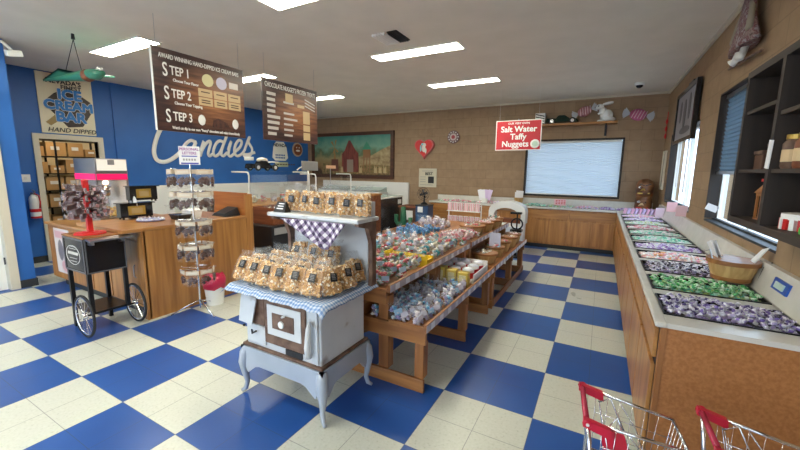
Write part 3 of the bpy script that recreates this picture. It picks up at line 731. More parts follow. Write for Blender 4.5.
# cloth rabbit hanging on the wall above
t = thing('cloth_rabbit', 'long cloth rabbit doll in a patched dress hanging high on the right wall', 'doll', (.9, 4.0, 2.5))
b = NB(); lathe(b, [(.05, .42), (.07, .36), (.1, .2), (.17, .02), (.16, 0)], (.9, 4.02, 2.56), 18)
for v in b.verts: v.co.x = .9+(v.co.x-.9)*.4; v.co.y = 4.02+(v.co.y-4.02)*1.8
obj('dress', b, noisy('patched calico', [(.3, (.1, .06, .05)), (.42, (.3, .22, .2)), (.5, (.16, .04, .05)), (.62, (.36, .33, .33)), (.75, (.12, .11, .14))], (22, 22, 22), .9), t, 'auto')
b = NB(); ball(b, (.89, 4.0, 3.0), (.05, .06, .065)); 
for s in (-1, 1): ball(b, (.9, 4.0+s*.035, 3.0), (.02, .025, .06))
obj('head', b, c('doll fur', (.3, .26, .2), .9), t, True)
for s in (-1, 1):
    b = NB(); tube(b, [(.9, 4.0+s*.07, 2.9), (.88, 4.0+s*.16, 2.78), (.87, 4.0+s*.2, 2.65)], [.02, .02, .025], 8); obj('arm', b, c('doll fur', (.3, .26, .2), .9), t, True)
    b = NB(); tube(b, [(.9, 4.02+s*.07, 2.58), (.88, 4.02+s*.08, 2.5), (.86, 4.02+s*.1, 2.48)], [.025, .025, .035], 8); obj('foot', b, 'white', t, True)
b = NB(); tube(b, [(.93, 4.5, 2.52), (.93, 4.25, 2.74), (.93, 4.1, 2.92)], .006, 6); tube(b, [(.93, 3.68, 2.46), (.93, 4.5, 2.52)], .012, 6); obj('stick', b, 'rust', t)
# dark framed picture
t = thing('framed_picture', 'dark framed black and white picture hanging above the far right window', 'picture', (.9, 6.4, 2.0))
y0, y1, z0, z1 = 5.7, 7.05, 2.0, 2.72
b = NB(); frame_rect(b, 'x', .9, y0, y1, z0, z1, .05, .05); obj('frame', b, 'blackg', t)
b = NB(); box(b, .92, .94, y0+.05, y1-.05, z0+.05, z1-.05); obj('print', b, mat('grey print', (.32, .31, .34), .35), t)
b = NB()
for yy, zz, ry, rz_ in ((6.1, 2.45, .07, .17), (6.4, 2.38, .09, .2), (6.7, 2.44, .07, .15), (6.3, 2.16, .35, .05)):
    n0 = len(b.faces); lathe(b, [(1, -.002), (1, .002)], (0, 0, 0), 16, axis='x')
    for v in list(b.verts)[-32:]: v.co = Vector((.917+v.co.x, yy+v.co.y*ry, zz+v.co.z*rz_))
obj('figures', b, mat('dark print', (.09, .085, .095), .4), t)
b = NB(); box(b, .94, XR-.001, 6.2, 6.5, 2.75, 2.8); obj('hook_rail', b, 'black', t)
# small white framed thing in the corner
t = thing('thermometer', 'tall white framed thermometer on the right wall near the corner', 'frame', (.95, 8.13, 1.28))
b = NB(); frame_rect(b, 'x', .94, 7.98, 8.28, 1.28, 1.97, .05, .029); obj('frame', b, 'cream', t)
b = NB(); box(b, .955, .968, 8.03, 8.23, 1.33, 1.92); obj('card', b, mat('beige card', (.45, .43, .36), .6), t)
b = NB(); box(b, .948, .955, 8.12, 8.14, 1.42, 1.84); obj('stem', b, 'rust', t)
b = NB(); 
for k in range(3): ball(b, (.95, 8.33, 2.25+k*.13), (.02, .03, .05))
tube(b, [(.955, 8.33, 2.2), (.955, 8.33, 2.68)], .006, 6)
obj('hanging_ornament', b, 'redp', label='string of small red ornaments hanging high in the back right corner', cat='ornament')

# ================================================================== SHOPPING CARTS
def cart():
    t = thing('shopping_cart', 'small wire shopping cart with red handle, nearest the aisle, its nose toward the wall', 'shopping cart', (0, 0, 0), 'small red handled shopping carts')
    Z = .62; L = .325; W = .125
    b = NB()
    for s in (-1, 1):
        tube(b, [(.05, s*W*.95, Z+.005), (L, s*W*.75, Z-.03)], .0065, 8)
    tube(b, [(L, -W*.75, Z-.03), (L, W*.75, Z-.03)], .006, 8); tube(b, [(.05, -W*.8, .36), (.05, W*.8, .36), (L-.03, W*.6, .36), (L-.03, -W*.6, .36)], .005, 6, closed=True)
    obj('basket_rim', b, 'chrome', t, True)
    b = NB()
    def q(u, s, v):   # u along, v down
        x = .05+(L-.05)*u - .03*v*u; w = (W*.95-(W*.2)*u)*(1-.16*v)
        return (x, s*w, (Z+.005-.035*u)*(1-v)+.36*v)
    for s in (-1, 1):
        for k in range(7): tube(b, [q(k/6, s, 0), q(k/6, s, 1)], .0013, 5)
        for v in (.35, .7): tube(b, [q(0, s, v), q(1, s, v)], .002, 5)
    for k in range(7):
        a = -1+2*k/6
        tube(b, [(q(1, 1, 0)[0], a*q(1, 1, 0)[1], q(1, 1, 0)[2]), (q(1, 1, 1)[0], a*q(1, 1, 1)[1], .36)], .002, 5)
        tube(b, [(q(0, 1, 1)[0], a*q(0, 1, 1)[1], .36), (q(1, 1, 1)[0], a*q(1, 1, 1)[1], .36)], .002, 5)
        tube(b, [(.06, a*.11, Z-.02), (.1, a*.1, .4)], .002, 5)
    for v in (.3, .65): tube(b, [q(1, -1, v), q(1, 1, v)], .002, 5)
    for k in range(1, 6): tube(b, [q(k/6, -1, 1), q(k/6, 1, 1)], .002, 5)
    tube(b, [(.14, -.1, Z-.015), (.2, -.085, Z-.1), (.2, .085, Z-.1), (.14, .1, Z-.015)], .003, 6)
    tube(b, [(.06, -.1, Z-.03), (.1, -.08, Z+.03), (.16, -.06, Z-.12)], .0035, 6); tube(b, [(.06, .1, Z-.03), (.1, .08, Z+.01), (.16, .06, Z-.12)], .0035, 6)
    obj('wire_mesh', b, 'chrome', t, True)
    b = NB(); tube(b, [(-.005, -W, Z+.012), (-.005, W, Z+.012)], .011, 12); obj('handle', b, c('handle red', (.42, .03, .07), .25), t, True)
    for s in (-1, 1):
        b = NB()
        hexa(b, [(-.018, s*W-.012, Z-.004), (.08, s*W-.02, Z-.028), (.08, s*W+.006, Z-.028), (-.018, s*W+.012, Z-.004)], [(-.018, s*W-.012, Z+.027), (.075, s*W-.02, Z+.008), (.075, s*W+.006, Z+.008), (-.018, s*W+.012, Z+.027)])
        lathe(b, [(.014, -.004), (.018, 0), (.014, .004)], (-.003, s*(W+.012), Z+.01), 12, axis='y'); obj('bracket', b, 'red', t, 'auto')
        b = NB(); lathe(b, [(.006, -.003), (.006, .003)], (-.003, s*(W+.017), Z+.01), 10, axis='y'); obj('bolt', b, 'whiteg', t)
    b = NB(); hexa(b, [(.06, -.105, Z-.1), (.15, -.1, Z-.1), (.15, -.094, Z-.1), (.06, -.099, Z-.1)], [(.045, -.112, Z-.01), (.125, -.107, Z-.02), (.125, -.101, Z-.02), (.045, -.106, Z-.01)]); obj('seat_flap', b, 'red', t)
    b = NB()
    for s in (-1, 1):
        tube(b, [(.0, s*W*.95, Z-.0), (.03, s*W*.98, .4), (.02, s*W*1.0, .12), (.06, s*W, .08), (L+.02, s*W*.75, .1)], .008, 8)
        tube(b, [(L-.02, s*W*.62, .36), (.16, s*W*.9, .095)], .006, 8)
    tube(b, [(.03, -W, .1), (.03, W, .1)], .006, 8); tube(b, [(L, -W*.75, .1), (L, W*.75, .1)], .006, 8)
    obj('chassis', b, 'chrome', t, True)
    for x, s in ((.03, -1), (.03, 1), (L, -.75), (L, .75)):
        b = NB(); lathe(b, [(.03, -.009), (.035, -.005), (.035, .005), (.03, .009)], (x, s*W, .036), 16, axis='y'); w = obj('wheel', b, 'rubber', t, 'auto')
        b = NB(); box(b, x-.012, x+.012, s*W-.012, s*W+.012, .068, .1); obj('fork', b, 'steel', w)
    return t
k1 = cart(); k1.location = (.018, 1.572, 0); k1.rotation_euler = (0, 0, radians(6))
k1['label'] = 'small red handled wire shopping cart, left of the two by the counter end'
k2 = dup(k1, (.432, 1.625, 0), (0, 0, radians(1)), 'small red handled wire shopping cart, right of the two by the counter end')

# ================================================================== BACK WALL DECOR
# painting
PX0, PX1, PZ0, PZ1 = -7.72, -4.88, 1.33, 2.6
t = thing('desert_painting', 'large framed painting of an old mining town with red barn and windmill', 'painting', (-6.3, 8.46, 1.33))
b = NB(); frame_rect(b, 'y', 8.43, PX0, PX1, PZ0, PZ1, .09, .065); obj('frame', b, wood('painting frame', (.1, .035, .015), (.05, .018, .01), 'x'), t)
b = NB(); box(b, PX0+.09, PX1-.09, 8.47, 8.49, PZ0+.09, PZ1-.09)
def canvas():
    m = mat('painted sky and desert', (1, 1, 1), .6); nt, bs, N, L = nodes(m)
    tc = N('ShaderNodeTexCoord'); sp = N('ShaderNodeSeparateXYZ'); L(tc.outputs['Object'], sp.inputs[0])
    n = N('ShaderNodeTexNoise'); n.inputs['Scale'].default_value = 4; n.inputs['Detail'].default_value = 7; L(tc.outputs['Object'], n.inputs['Vector'])
    a = N('ShaderNodeMath'); a.operation = 'MULTIPLY_ADD'; a.inputs[1].default_value = .55; L(n.outputs['Fac'], a.inputs[0]); L(sp.outputs['Z'], a.inputs[2])
    r = ramp(nt, [(.28, (.07, .04, .02)), (.42, (.26, .16, .06)), (.58, (.3, .25, .12)), (.68, (.1, .15, .08)), (.8, (.16, .32, .24)), (1, (.05, .22, .19))])
    mr = N('ShaderNodeMapRange'); mr.inputs['From Min'].default_value = 0; mr.inputs['From Max'].default_value = 1.45; L(a.outputs[0], mr.inputs['Value'])
    L(mr.outputs[0], r.inputs['Fac']); L(r.outputs['Color'], bs.inputs['Base Color']); return m
obj('canvas', b, canvas(), t)
def patch(pts, y, m_, nm='painted_shape'):
    b = NB(); prism(b, pts, y, y+.004, 'xz'); obj(nm, b, m_, t)
barn = noisy('painted barn', [(.3, (.09, .015, .012)), (.7, (.22, .05, .035))], (20, 20, 3), .6)
hills = noisy('painted hills', [(.3, (.2, .13, .06)), (.7, (.42, .33, .18))], (8, 8, 8), .6)
scrub = noisy('painted scrub', [(.3, (.08, .07, .03)), (.5, (.2, .14, .05)), (.7, (.34, .2, .1))], (14, 14, 14), .6)
patch([(-6.0, 1.6), (-4.98, 1.6), (-4.98, 2.22), (-5.25, 2.12), (-5.6, 1.95), (-6.0, 1.9)], 8.464, hills, 'painted_hill')
patch([(-7.34, 1.44), (-4.98, 1.44), (-4.98, 1.68), (-5.7, 1.72), (-6.4, 1.62), (-7.34, 1.75)], 8.46, scrub, 'painted_ground')
patch([(-6.6, 1.5), (-6.02, 1.5), (-6.02, 2.02), (-6.13, 2.12), (-6.3, 2.38), (-6.36, 2.38), (-6.5, 2.1), (-6.6, 2.0)], 8.455, barn, 'painted_barn')
patch([(-6.42, 1.5), (-6.2, 1.5), (-6.2, 1.85), (-6.42, 1.85)], 8.451, c('pa door', (.25, .2, .16)), 'painted_door')
patch([(-5.86, 1.9), (-5.62, 1.9), (-5.62, 2.12), (-5.86, 2.12)], 8.455, c('pa tank', (.24, .12, .05)), 'painted_tank')
patch([(-5.9, 2.12), (-5.58, 2.12), (-5.74, 2.34)], 8.455, c('pa roof', (.05, .25, .16)), 'painted_roof')
for x in (-5.84, -5.74, -5.64): patch([(x-.015, 1.5), (x+.015, 1.5), (x+.01, 1.9), (x-.01, 1.9)], 8.455, c('pa tank', (.24, .12, .05)), 'painted_post')
patch([(-7.0, 1.52), (-6.72, 1.52), (-6.74, 1.86), (-6.98, 1.86)], 8.455, c('pa shed', (.14, .05, .03)), 'painted_shed')
for a in range(6): 
    x, z = -6.86+.17*cos(a*pi/3+.2), 2.2+.2*sin(a*pi/3+.2); patch([(-6.86, 2.19), (x-.03, z), (x+.03, z+.03)], 8.455, c('pa mill', (.3, .17, .05)), 'painted_blade')
patch([(-6.9, 1.86), (-6.82, 1.86), (-6.85, 2.2), (-6.87, 2.2)], 8.4555, c('pa mill', (.3, .17, .05)), 'painted_tower')
for x in (-5.5, -5.35, -5.2, -6.0, -6.65): patch([(x, 1.48), (x+.1, 1.48), (x+.08, 1.66), (x+.04, 1.6), (x+.01, 1.7)], 8.452, c('pa bush', (.45, .34, .18)), 'painted_bush')
# red heart box
hp = []
for k in range(40):
    a = 2*pi*k/40; hp.append((-4.06+.0225*16*sin(a)**3*.72+.08, 2.14+.0165*(13*cos(a)-5*cos(2*a)-2*cos(3*a)-cos(4*a))))
t = thing('heart_box', 'red heart shaped candy box with a pale figure patch on the back wall', 'box', (-4.06, 8.45, 1.95))
b = NB(); prism(b, hp, 8.41, 8.495, 'xz'); obj('box', b, 'pink' if 0 else c('heart edge', (.6, .12, .12)), t)
b = NB(); prism(b, [((x+3.98)*.9-3.99, (z-2.14)*.9+2.14) for x, z in hp], 8.4, 8.411, 'xz'); obj('lid', b, 'redp', t)
b = NB()
for x, z, r1, r2 in ((-3.98, 2.12, .05, .1), (-3.97, 2.2, .055, .05), (-3.93, 2.06, .03, .07)): ball(b, (x, 8.398, z), (r1, .006, r2))
obj('cream_patch', b, c('cream patch', (.8, .76, .68)), t, True)
b = NB(); ball(b, (-4.06, 8.394, 2.12), (.025, .006, .09)); ball(b, (-4.02, 8.394, 2.22), (.03, .006, .03)); obj('teal_patch', b, c('teal patch', (.2, .6, .65)), t, True)
# round plaque
p = Vector((-3.23, 8.48, 2.378))
t = thing('round_plaque', 'round black and white plaque with red centre on the back wall', 'plaque', p)
b = NB(); lathe(b, [(.15, -.03), (.155, -.02), (.15, -.001)], (p.x, 8.5, p.z), 28, axis='y'); obj('disc', b, c('plaque', (.16, .07, .08)), t, 'auto')
b = NB()
for k in range(12):
    a = 2*pi*k/12; ball(b, (p.x+.12*cos(a), 8.468, p.z+.12*sin(a)), (.02, .004, .02), 0, 1)
obj('dot', b, 'whiteg', t, True)
b = NB(); lathe(b, [(.085, 0), (.085, .006)], (p.x, 8.463, p.z), 24, axis='y'); obj('ring', b, c('plaque pale', (.6, .5, .48)), t)
b = NB(); lathe(b, [(.05, 0), (.05, .006)], (p.x, 8.457, p.z), 6, axis='y'); obj('centre', b, c('plaque red', (.4, .06, .08)), t)
# poster
t = thing('poster', 'cream paper poster with dark stamp pinned to the back wall', 'poster', (-3.89, 8.49, 1.15))
b = NB(); box(b, -4.14, -3.65, 8.488, 8.498, 1.15, 1.62); obj('sheet', b, c('poster cream', (.62, .58, .46), .8), t)
b = NB()
for z, x0, x1 in ((1.55, -4.05, -3.75), (1.4, -4.1, -3.95), (1.34, -4.1, -3.95), (1.28, -4.1, -3.95), (1.2, -4.1, -3.75)): box(b, x0, x1, 8.485, 8.489, z, z+.012)
obj('print', b, 'grey', t)
b = NB(); box(b, -3.88, -3.72, 8.484, 8.489, 1.25, 1.42); obj('stamp', b, 'black', t)
text('BEST', (-3.86, 8.486, 1.485), .1, 'black', t, ONY, bold=.003)
# wall shelf with toys
t = thing('wall_shelf', 'long wooden shelf above the shaded back window', 'shelf', (-.67, 8.37, 2.53))
b = NB(); box(b, -1.62, .17, 8.24, 8.499, 2.52, 2.545); obj('board', b, 'oak_x', t)
for x in (-1.45, -.02):
    b = NB(); box(b, x-.02, x+.02, 8.47, 8.499, 2.3, 2.52); prism(b, [(8.47, 2.31), (8.47, 2.35), (8.28, 2.52), (8.26, 2.52)], x-.01, x+.01, 'yz'); obj('bracket', b, 'black', t)
b = NB(); box(b, -1.62, .17, 8.244, 8.25, 2.545, 2.56); obj('lip', b, 'oak_x', t)
ZS = 2.546
t = thing('toy_rabbit', 'white sitting rabbit figure with long ears on the wall shelf', 'rabbit', (-.07, 8.36, ZS))
b = NB(); X0 = -.05
ball(b, (X0+.02, 8.37, ZS+.13), (.115, .08, .12), sub=3, rot=(0, .5, 0)); ball(b, (X0-.04, 8.37, ZS+.2), (.075, .065, .1), sub=3, rot=(0, -.3, 0)); ball(b, (X0-.1, 8.37, ZS+.305), (.07, .055, .055), sub=3); ball(b, (X0-.15, 8.37, ZS+.29), (.035, .04, .035))
ball(b, (X0+.06, 8.37, ZS+.06), (.12, .085, .06)); ball(b, (X0-.08, 8.345, ZS+.03), (.06, .025, .03)); ball(b, (X0-.08, 8.395, ZS+.03), (.06, .025, .03)); tube(b, [(X0-.06, 8.34, ZS+.2), (X0-.13, 8.33, ZS+.16)], [.03, .02], 8)
obj('body', b, 'whiteg', t, True)
for s in (-1, 1):
    b = NB(); ball(b, (X0+.03, 8.37+s*.03, ZS+.36), (.1, .012, .028), rot=(0, -.15, s*.1)); obj('ear', b, 'whiteg', t, True)
b = NB(); ball(b, (X0-.125, 8.32, ZS+.315), (.01, .006, .012)); ball(b, (X0-.185, 8.37, ZS+.295), .008); obj('eye', b, 'blackg', t, True)
b = NB(); ball(b, (X0+.15, 8.37, ZS+.06), .03); obj('tail', b, 'whiteg', t, True)
def toy_car(name, p, L, lab, m_='blackg', rz=0, wheelm='chrome'):
    t = thing(name, lab, 'toy car', p)
    x, y, z = p; r = L*.1
    b = NB(); hexa(b, [(x-L*.5, y-L*.16, z+r*.7), (x+L*.5, y-L*.16, z+r*.7), (x+L*.5, y+L*.16, z+r*.7), (x-L*.5, y+L*.16, z+r*.7)], [(x-L*.48, y-L*.13, z+r*2), (x+L*.44, y-L*.13, z+r*1.7), (x+L*.44, y+L*.13, z+r*1.7), (x-L*.48, y+L*.13, z+r*2)])
    hexa(b, [(x-L*.2, y-L*.12, z+r*1.8), (x+L*.22, y-L*.12, z+r*1.8), (x+L*.22, y+L*.12, z+r*1.8), (x-L*.2, y+L*.12, z+r*1.8)], [(x-L*.12, y-L*.1, z+r*2.9), (x+L*.08, y-L*.1, z+r*2.9), (x+L*.08, y+L*.1, z+r*2.9), (x-L*.12, y+L*.1, z+r*2.9)])
    bmesh.ops.bevel(b, geom=list(b.edges), offset=L*.012, segments=2, affect='EDGES'); obj('body', b, m_, t, 'auto')
    for sx in (-.3, .32):
        for sy in (-1, 1):
            b = NB(); lathe(b, [(r*.9, -L*.025), (r, -L*.015), (r, L*.015), (r*.9, L*.025)], (x+sx*L, y+sy*L*.17, z+r), 16, axis='y'); w = obj('wheel', b, 'rubber', t, 'auto')
            b = NB(); lathe(b, [(r*.55, -L*.028), (r*.55, L*.028)], (x+sx*L, y+sy*L*.17, z+r), 12, axis='y'); obj('hubcap', b, wheelm, w)
    return t
toy_car('toy_car', (-.82, 8.37, ZS), .62, 'low dark toy car on the wall shelf beside the black and white tin', c('dk green car', (.012, .03, .02), .25))
t = thing('striped_tin', 'black and white striped tin on the wall shelf above the red sign', 'tin', (-1.24, 8.37, ZS))
b = NB(); box(b, -1.34, -1.15, 8.29, 8.45, ZS, ZS+.24); obj('body', b, 'whiteg', t)
b = NB()
for k in range(4): box(b, -1.335, -1.155, 8.285, 8.29, ZS+.035+k*.05, ZS+.055+k*.05, rot=(0, .25, 0))
obj('stripe', b, 'black', t)
def candy_deco(x, y, z, ang, col, lab, sc=1.):
    t = thing('candy_decoration', lab, 'decoration', (x, y, z))
    R = Matrix.Rotation(ang, 4, 'Y')
    def tr(bm):
        for v in bm.verts: v.co = Vector((x, y, z)) + R @ (v.co*sc)
    b = NB(); ball(b, (0, 0, 0), (.13, .04, .1), sub=3); tr(b); obj('middle', b, col, t, True)
    b = NB()
    for k in range(5): tube(b, [(-.09+k*.045, -.042*sin(pi*(.15+.175*k)), -.07), (-.075+k*.045, -.048, 0), (-.06+k*.045, -.042*sin(pi*(.15+.175*k)), .07)], .006, 6)
    tr(b); obj('stripe', b, c('deco stripe', (.75, .55, .6)), t, True)
    for s in (-1, 1):
        b = NB()
        for k in range(6):
            a = -.7+1.4*k/5; n0 = 0
            hexa(b, [(s*.12, -.006, -.01), (s*.12, -.006, .01), (s*.12, .006, .01), (s*.12, .006, -.01)], [(s*.12+s*.12*cos(a), -.015, .12*sin(a)-.02), (s*.12+s*.12*cos(a), -.015, .12*sin(a)+.02), (s*.12+s*.12*cos(a), .0, .12*sin(a)+.02), (s*.12+s*.12*cos(a), .0, .12*sin(a)-.02)])
        tr(b); obj('wrapper_end', b, c('cellophane', (.5, .52, .56), .2), t)
candy_deco(-.42, 8.4, ZS+.24, -.35, c('dusty rose', (.4, .18, .2)), 'large dusty pink candy shaped decoration standing on the wall shelf')
candy_deco(.5, 8.43, 2.67, .2, c('magenta deco', (.5, .12, .25)), 'large magenta candy shaped decoration fixed to the wall right of the shelf', 1.1)
candy_deco(-1.62, 8.4, ZS+.1, .3, c('dusty rose', (.4, .18, .2)), 'small pink candy shaped decoration at the left end of the wall shelf', .45)

# hanging red taffy sign
YS = 7.0
TL = at(495.5, 121.5, Y=YS); TR = at(543, 118.5, Y=YS); BL = at(495, 151, Y=YS); BR = at(542, 150, Y=YS)
x0, x1, z0, z1 = -1.82, -1.01, 1.96, 2.5
t = thing('hanging_sign', 'red hanging sign with white lettering for salt water taffy', 'sign', (-1.41, YS, z0))
b = NB(); box(b, x0, x1, YS, YS+.012, z0, z1); obj('border', b, 'white', t)
b = NB(); box(b, x0+.015, x1-.015, YS-.004, YS, z0+.015, z1-.015); obj('panel', b, c('sign red', (.52, .008, .018), .45), t)
text('OUR VERY OWN', (-1.41, YS-.006, z1-.06), .05, 'whiteg', t, ONY, bold=.001)
text('Salt Water', (-1.41, YS-.006, z1-.165), .145, 'whiteg', t, ONY, bold=.004)
text('Taffy', (-1.41, YS-.006, z1-.3), .145, 'whiteg', t, ONY, bold=.004)
text('Nuggets', (-1.46, YS-.006, z0+.11), .145, 'whiteg', t, ONY, bold=.004)
b = NB(); lathe(b, [(.075, -.012), (.08, -.006), (.075, 0)], (x1-.1, YS, z0+.11), 20, axis='y'); obj('candy_emblem', b, 'white', t, 'auto')
b = NB(); lathe(b, [(.05, -.016), (.05, -.01)], (x1-.1, YS, z0+.11), 20, axis='y'); obj('emblem_centre', b, c('mint centre', (.45, .6, .5)), t)
b = NB()
for x in (x0+.06, x1-.06): tube(b, [(x, YS+.006, z1-.01), (x, YS+.006, CEIL-.001)], .0015, 5)
obj('cord', b, 'paper', t)
b = NB(); box(b, -2.12, -1.99, 8.44, 8.499, 2.08, 2.13); box(b, -2.04, -2.0, 8.4, 8.44, 2.09, 2.12); obj('wall_outlet', b, 'white', label='small white fitting on the back wall left of the red sign', cat='fitting')

# ================================================================== LEFT WALL: SIGNS AND FITTINGS
t = thing('ice_cream_sign', 'tall cream sign with a chocolate ice cream bar above the storeroom doorway', 'sign', (XL+.02, 2.8, 2.1))
b = NB(); box(b, XL+.003, XL+.02, 2.44, 3.16, 2.1, 3.05); obj('board', b, c('sign cream', (.85, .8, .6), .6), t)
b = NB(); f_ = [(2.64, 2.74), (2.84, 2.86), (3.12, 2.66), (3.13, 2.5), (2.98, 2.24), (2.78, 2.21), (2.55, 2.5), (2.53, 2.62)]
prism(b, f_, XL+.02, XL+.028, 'yz'); obj('ice_cream_bar', b, c('bar black', (.03, .022, .02)), t)
b = NB(); prism(b, [(2.5, 2.27), (2.56, 2.22), (2.73, 2.36), (2.66, 2.43)], XL+.02, XL+.026, 'yz'); obj('stick', b, c('stick tan', (.36, .25, .08)), t)
lb = c('letter blue', (.01, .2, .6)); xw = XL+.032
for s_, y, z, sz in (('ICE', 2.84, 2.73, .22), ('CREAM', 2.82, 2.55, .2), ('BAR', 2.83, 2.37, .22)):
    text(s_, (xw, y, z), sz, 'white', t, bold=.017); text(s_, (xw+.003, y, z), sz, lb, t, bold=.011)
text("NEVADA'S", (xw, 2.78, 2.93), .1, 'black', t, bold=.003); text('FINEST', (xw, 2.87, 2.85), .09, 'black', t, bold=.002)
text('HAND DIPPED', (xw, 2.83, 2.155), .1, 'black', t, bold=.001, shear=.25)
# script word Candies: each stroke measured on the wall plane
def wallpts(P): return [at(100+x/5, 130+y/5, X=XL+.035) for x, y in P]
strokes = dict(
    C=[(395, -38), (385, -62), (350, -62), (318, -30), (290, 20), (274, 70), (270, 115), (285, 150), (318, 160), (355, 148), (395, 118), (412, 95)],
    a=[(480, 64), (455, 52), (428, 70), (412, 102), (420, 128), (442, 125), (462, 98), (480, 58), (468, 98), (470, 126), (484, 124), (498, 104)],
    n=[(504, 100), (519, 56), (511, 92), (500, 132), (510, 100), (530, 68), (547, 56), (553, 66), (546, 92), (540, 118), (548, 130), (562, 120)],
    d=[(622, 64), (598, 54), (578, 72), (566, 108), (574, 130), (594, 120), (614, 80), (648, -12), (625, 50), (606, 112), (616, 130), (636, 112)],
    i=[(640, 100), (656, 55), (646, 92), (642, 124), (656, 130), (676, 112)],
    e=[(676, 108), (700, 85), (708, 58), (692, 52), (676, 78), (672, 112), (686, 130), (708, 120), (722, 102)],
    s=[(722, 102), (742, 45), (748, 38), (742, 60), (760, 95), (752, 124), (728, 134), (718, 122), (740, 122), (775, 112)])
t = thing('wall_lettering', 'large white cursive word Candies painted raised on the blue wall', 'lettering', (XL+.035, 5.3, 1.7))
def smooth_pts(P, n=4):
    out = []
    for i in range(len(P)-1):
        p0, p1, p2, p3 = P[max(i-1, 0)], P[i], P[i+1], P[min(i+2, len(P)-1)]
        for k in range(n):
            u = k/n; out.append(.5*((2*p1)+(p2-p0)*u+(2*p0-5*p1+4*p2-p3)*u*u+(3*p1-p0-3*p2+p3)*u**3))
    return out+[P[-1]]
for k, P in strokes.items():
    b = NB(); tube(b, smooth_pts([Vector(p) for p in wallpts(P)]), .045 if k == 'C' else .036, 8)
    for v in b.verts: v.co.x = XL+.03+(v.co.x-(XL+.035))*.25+.008
    obj('letter', b, 'white', t, True)
b = NB(); q = wallpts([(672, 18)])[0]; ball(b, (XL+.03, q.y, q.z), (.012, .05, .045)); obj('letter_dot', b, 'white', t, True)
# small signs right of the word
for a, lab, shape in (((272, 141, 288, 160), 'white badge shaped sign with blue letters near the wall corner', 0), ((275, 153, 288, 161), 'small pale green plate under the badge sign', 1)):
    p0 = at(a[0], a[1], X=XL+.03); p1 = at(a[2], a[3], X=XL+.03)
    if shape == 0:
        y0, y1, z0, z1 = p0.y, p1.y, 1.79, p0.z
        t = thing('badge_sign', lab, 'sign', (XL+.03, (y0+y1)/2, z0))
        b = NB(); prism(b, [(y0+.1, z0), (y1-.1, z0), (y1, z0+.08), (y1-.05, z1-.12), (y1-.15, z1), (y0+.15, z1), (y0+.05, z1-.12), (y0, z0+.08)], XL+.02, XL+.035, 'yz'); obj('plate', b, 'white', t)
        text('NEVADA', (XL+.037, (y0+y1)/2, z1-.1), .12, 'black', t, bold=.004); text('DIPPED', (XL+.037, (y0+y1)/2, z0+.1), .14, c('badge blue', (.01, .1, .4)), t, bold=.006) if 0 else None
        b = NB()
        for zz in (z0+.08, z0+.15):
            for k in range(6): box(b, XL+.035, XL+.037, y0+.1+k*(y1-y0-.2)/6, y0+.1+(k+.7)*(y1-y0-.2)/6, zz-.02, zz+.02)
        obj('print', b, c('badge blue', (.01, .1, .4)), t)
    else:
        y0, y1 = p0.y, p1.y
        t = thing('plate_sign', lab, 'sign', (XL+.03, (y0+y1)/2, 1.6))
        b = NB(); box(b, XL+.02, XL+.03, y0, y1, 1.62, 1.75); obj('plate', b, c('pale green', (.5, .55, .38)), t)
        b = NB()
        for k in range(7): box(b, XL+.03, XL+.032, y0+.06+k*.1, y0+.13+k*.1, 1.67, 1.7)
        obj('print', b, 'brown', t)
p = at(300.5, 150, X=XL+.03)
t = thing('round_sign', 'round brown badge with pale rim on the blue wall by the painting', 'sign', (XL+.03, 8.05, p.z))
b = NB(); lathe(b, [(.2, 0), (.2, .02)], (XL+.02, 8.05, p.z), 28, axis='x'); obj('disc', b, c('badge tan', (.5, .4, .3)), t)
b = NB(); lathe(b, [(.16, 0), (.16, .01)], (XL+.04, 8.05, p.z), 28, axis='x'); obj('face', b, c('badge brown', (.22, .06, .02)), t)
b = NB(); ball(b, (XL+.05, 8.05, p.z-.03), (.006, .09, .03)); ball(b, (XL+.05, 8.0, p.z+.06), (.006, .02, .02)); ball(b, (XL+.05, 8.1, p.z+.06), (.006, .02, .02)); obj('mark', b, 'white', t, True)
# light switch + extinguisher
t = thing('light_switch', 'white light switch plate on the blue wall beside the storeroom door', 'switch', (XL+.01, 2.17, 1.33))
b = NB(); box(b, XL, XL+.008, 2.11, 2.23, 1.31, 1.43); obj('plate', b, 'white', t); b = NB(); box(b, XL+.008, XL+.02, 2.155, 2.185, 1.35, 1.39); obj('rocker', b, 'whiteg', t)
t = thing('fire_extinguisher', 'white fire extinguisher with red band on the blue wall left of the storeroom door', 'extinguisher', (XL+.1, 2.215, .74))
b = NB(); lathe(b, [(.06, 0), (.066, .02), (.066, .3), (.05, .35), (.02, .38)], (XL+.09, 2.215, .74), 18); obj('cylinder', b, 'white', t, 'auto')
b = NB(); lathe(b, [(.068, .1), (.068, .15)], (XL+.09, 2.215, .74), 18); lathe(b, [(.067, 0), (.067, .03)], (XL+.09, 2.215, .74), 18); obj('band', b, 'redp', t)
b = NB(); box(b, XL+.03, XL+.12, 2.2, 2.23, 1.11, 1.15); box(b, XL+.06, XL+.17, 2.205, 2.225, 1.16, 1.18, rot=(0, .2, 0)); obj('valve', b, 'steel', t)
b = NB(); tube(b, [(XL+.12, 2.22, 1.13), (XL+.17, 2.25, 1.1), (XL+.17, 2.26, 1.0), (XL+.165, 2.25, .9)], .01, 6); obj('hose', b, 'redp', t, True)
b = NB(); box(b, XL, XL+.03, 2.2, 2.23, .95, 1.14); obj('bracket', b, 'steel', t)

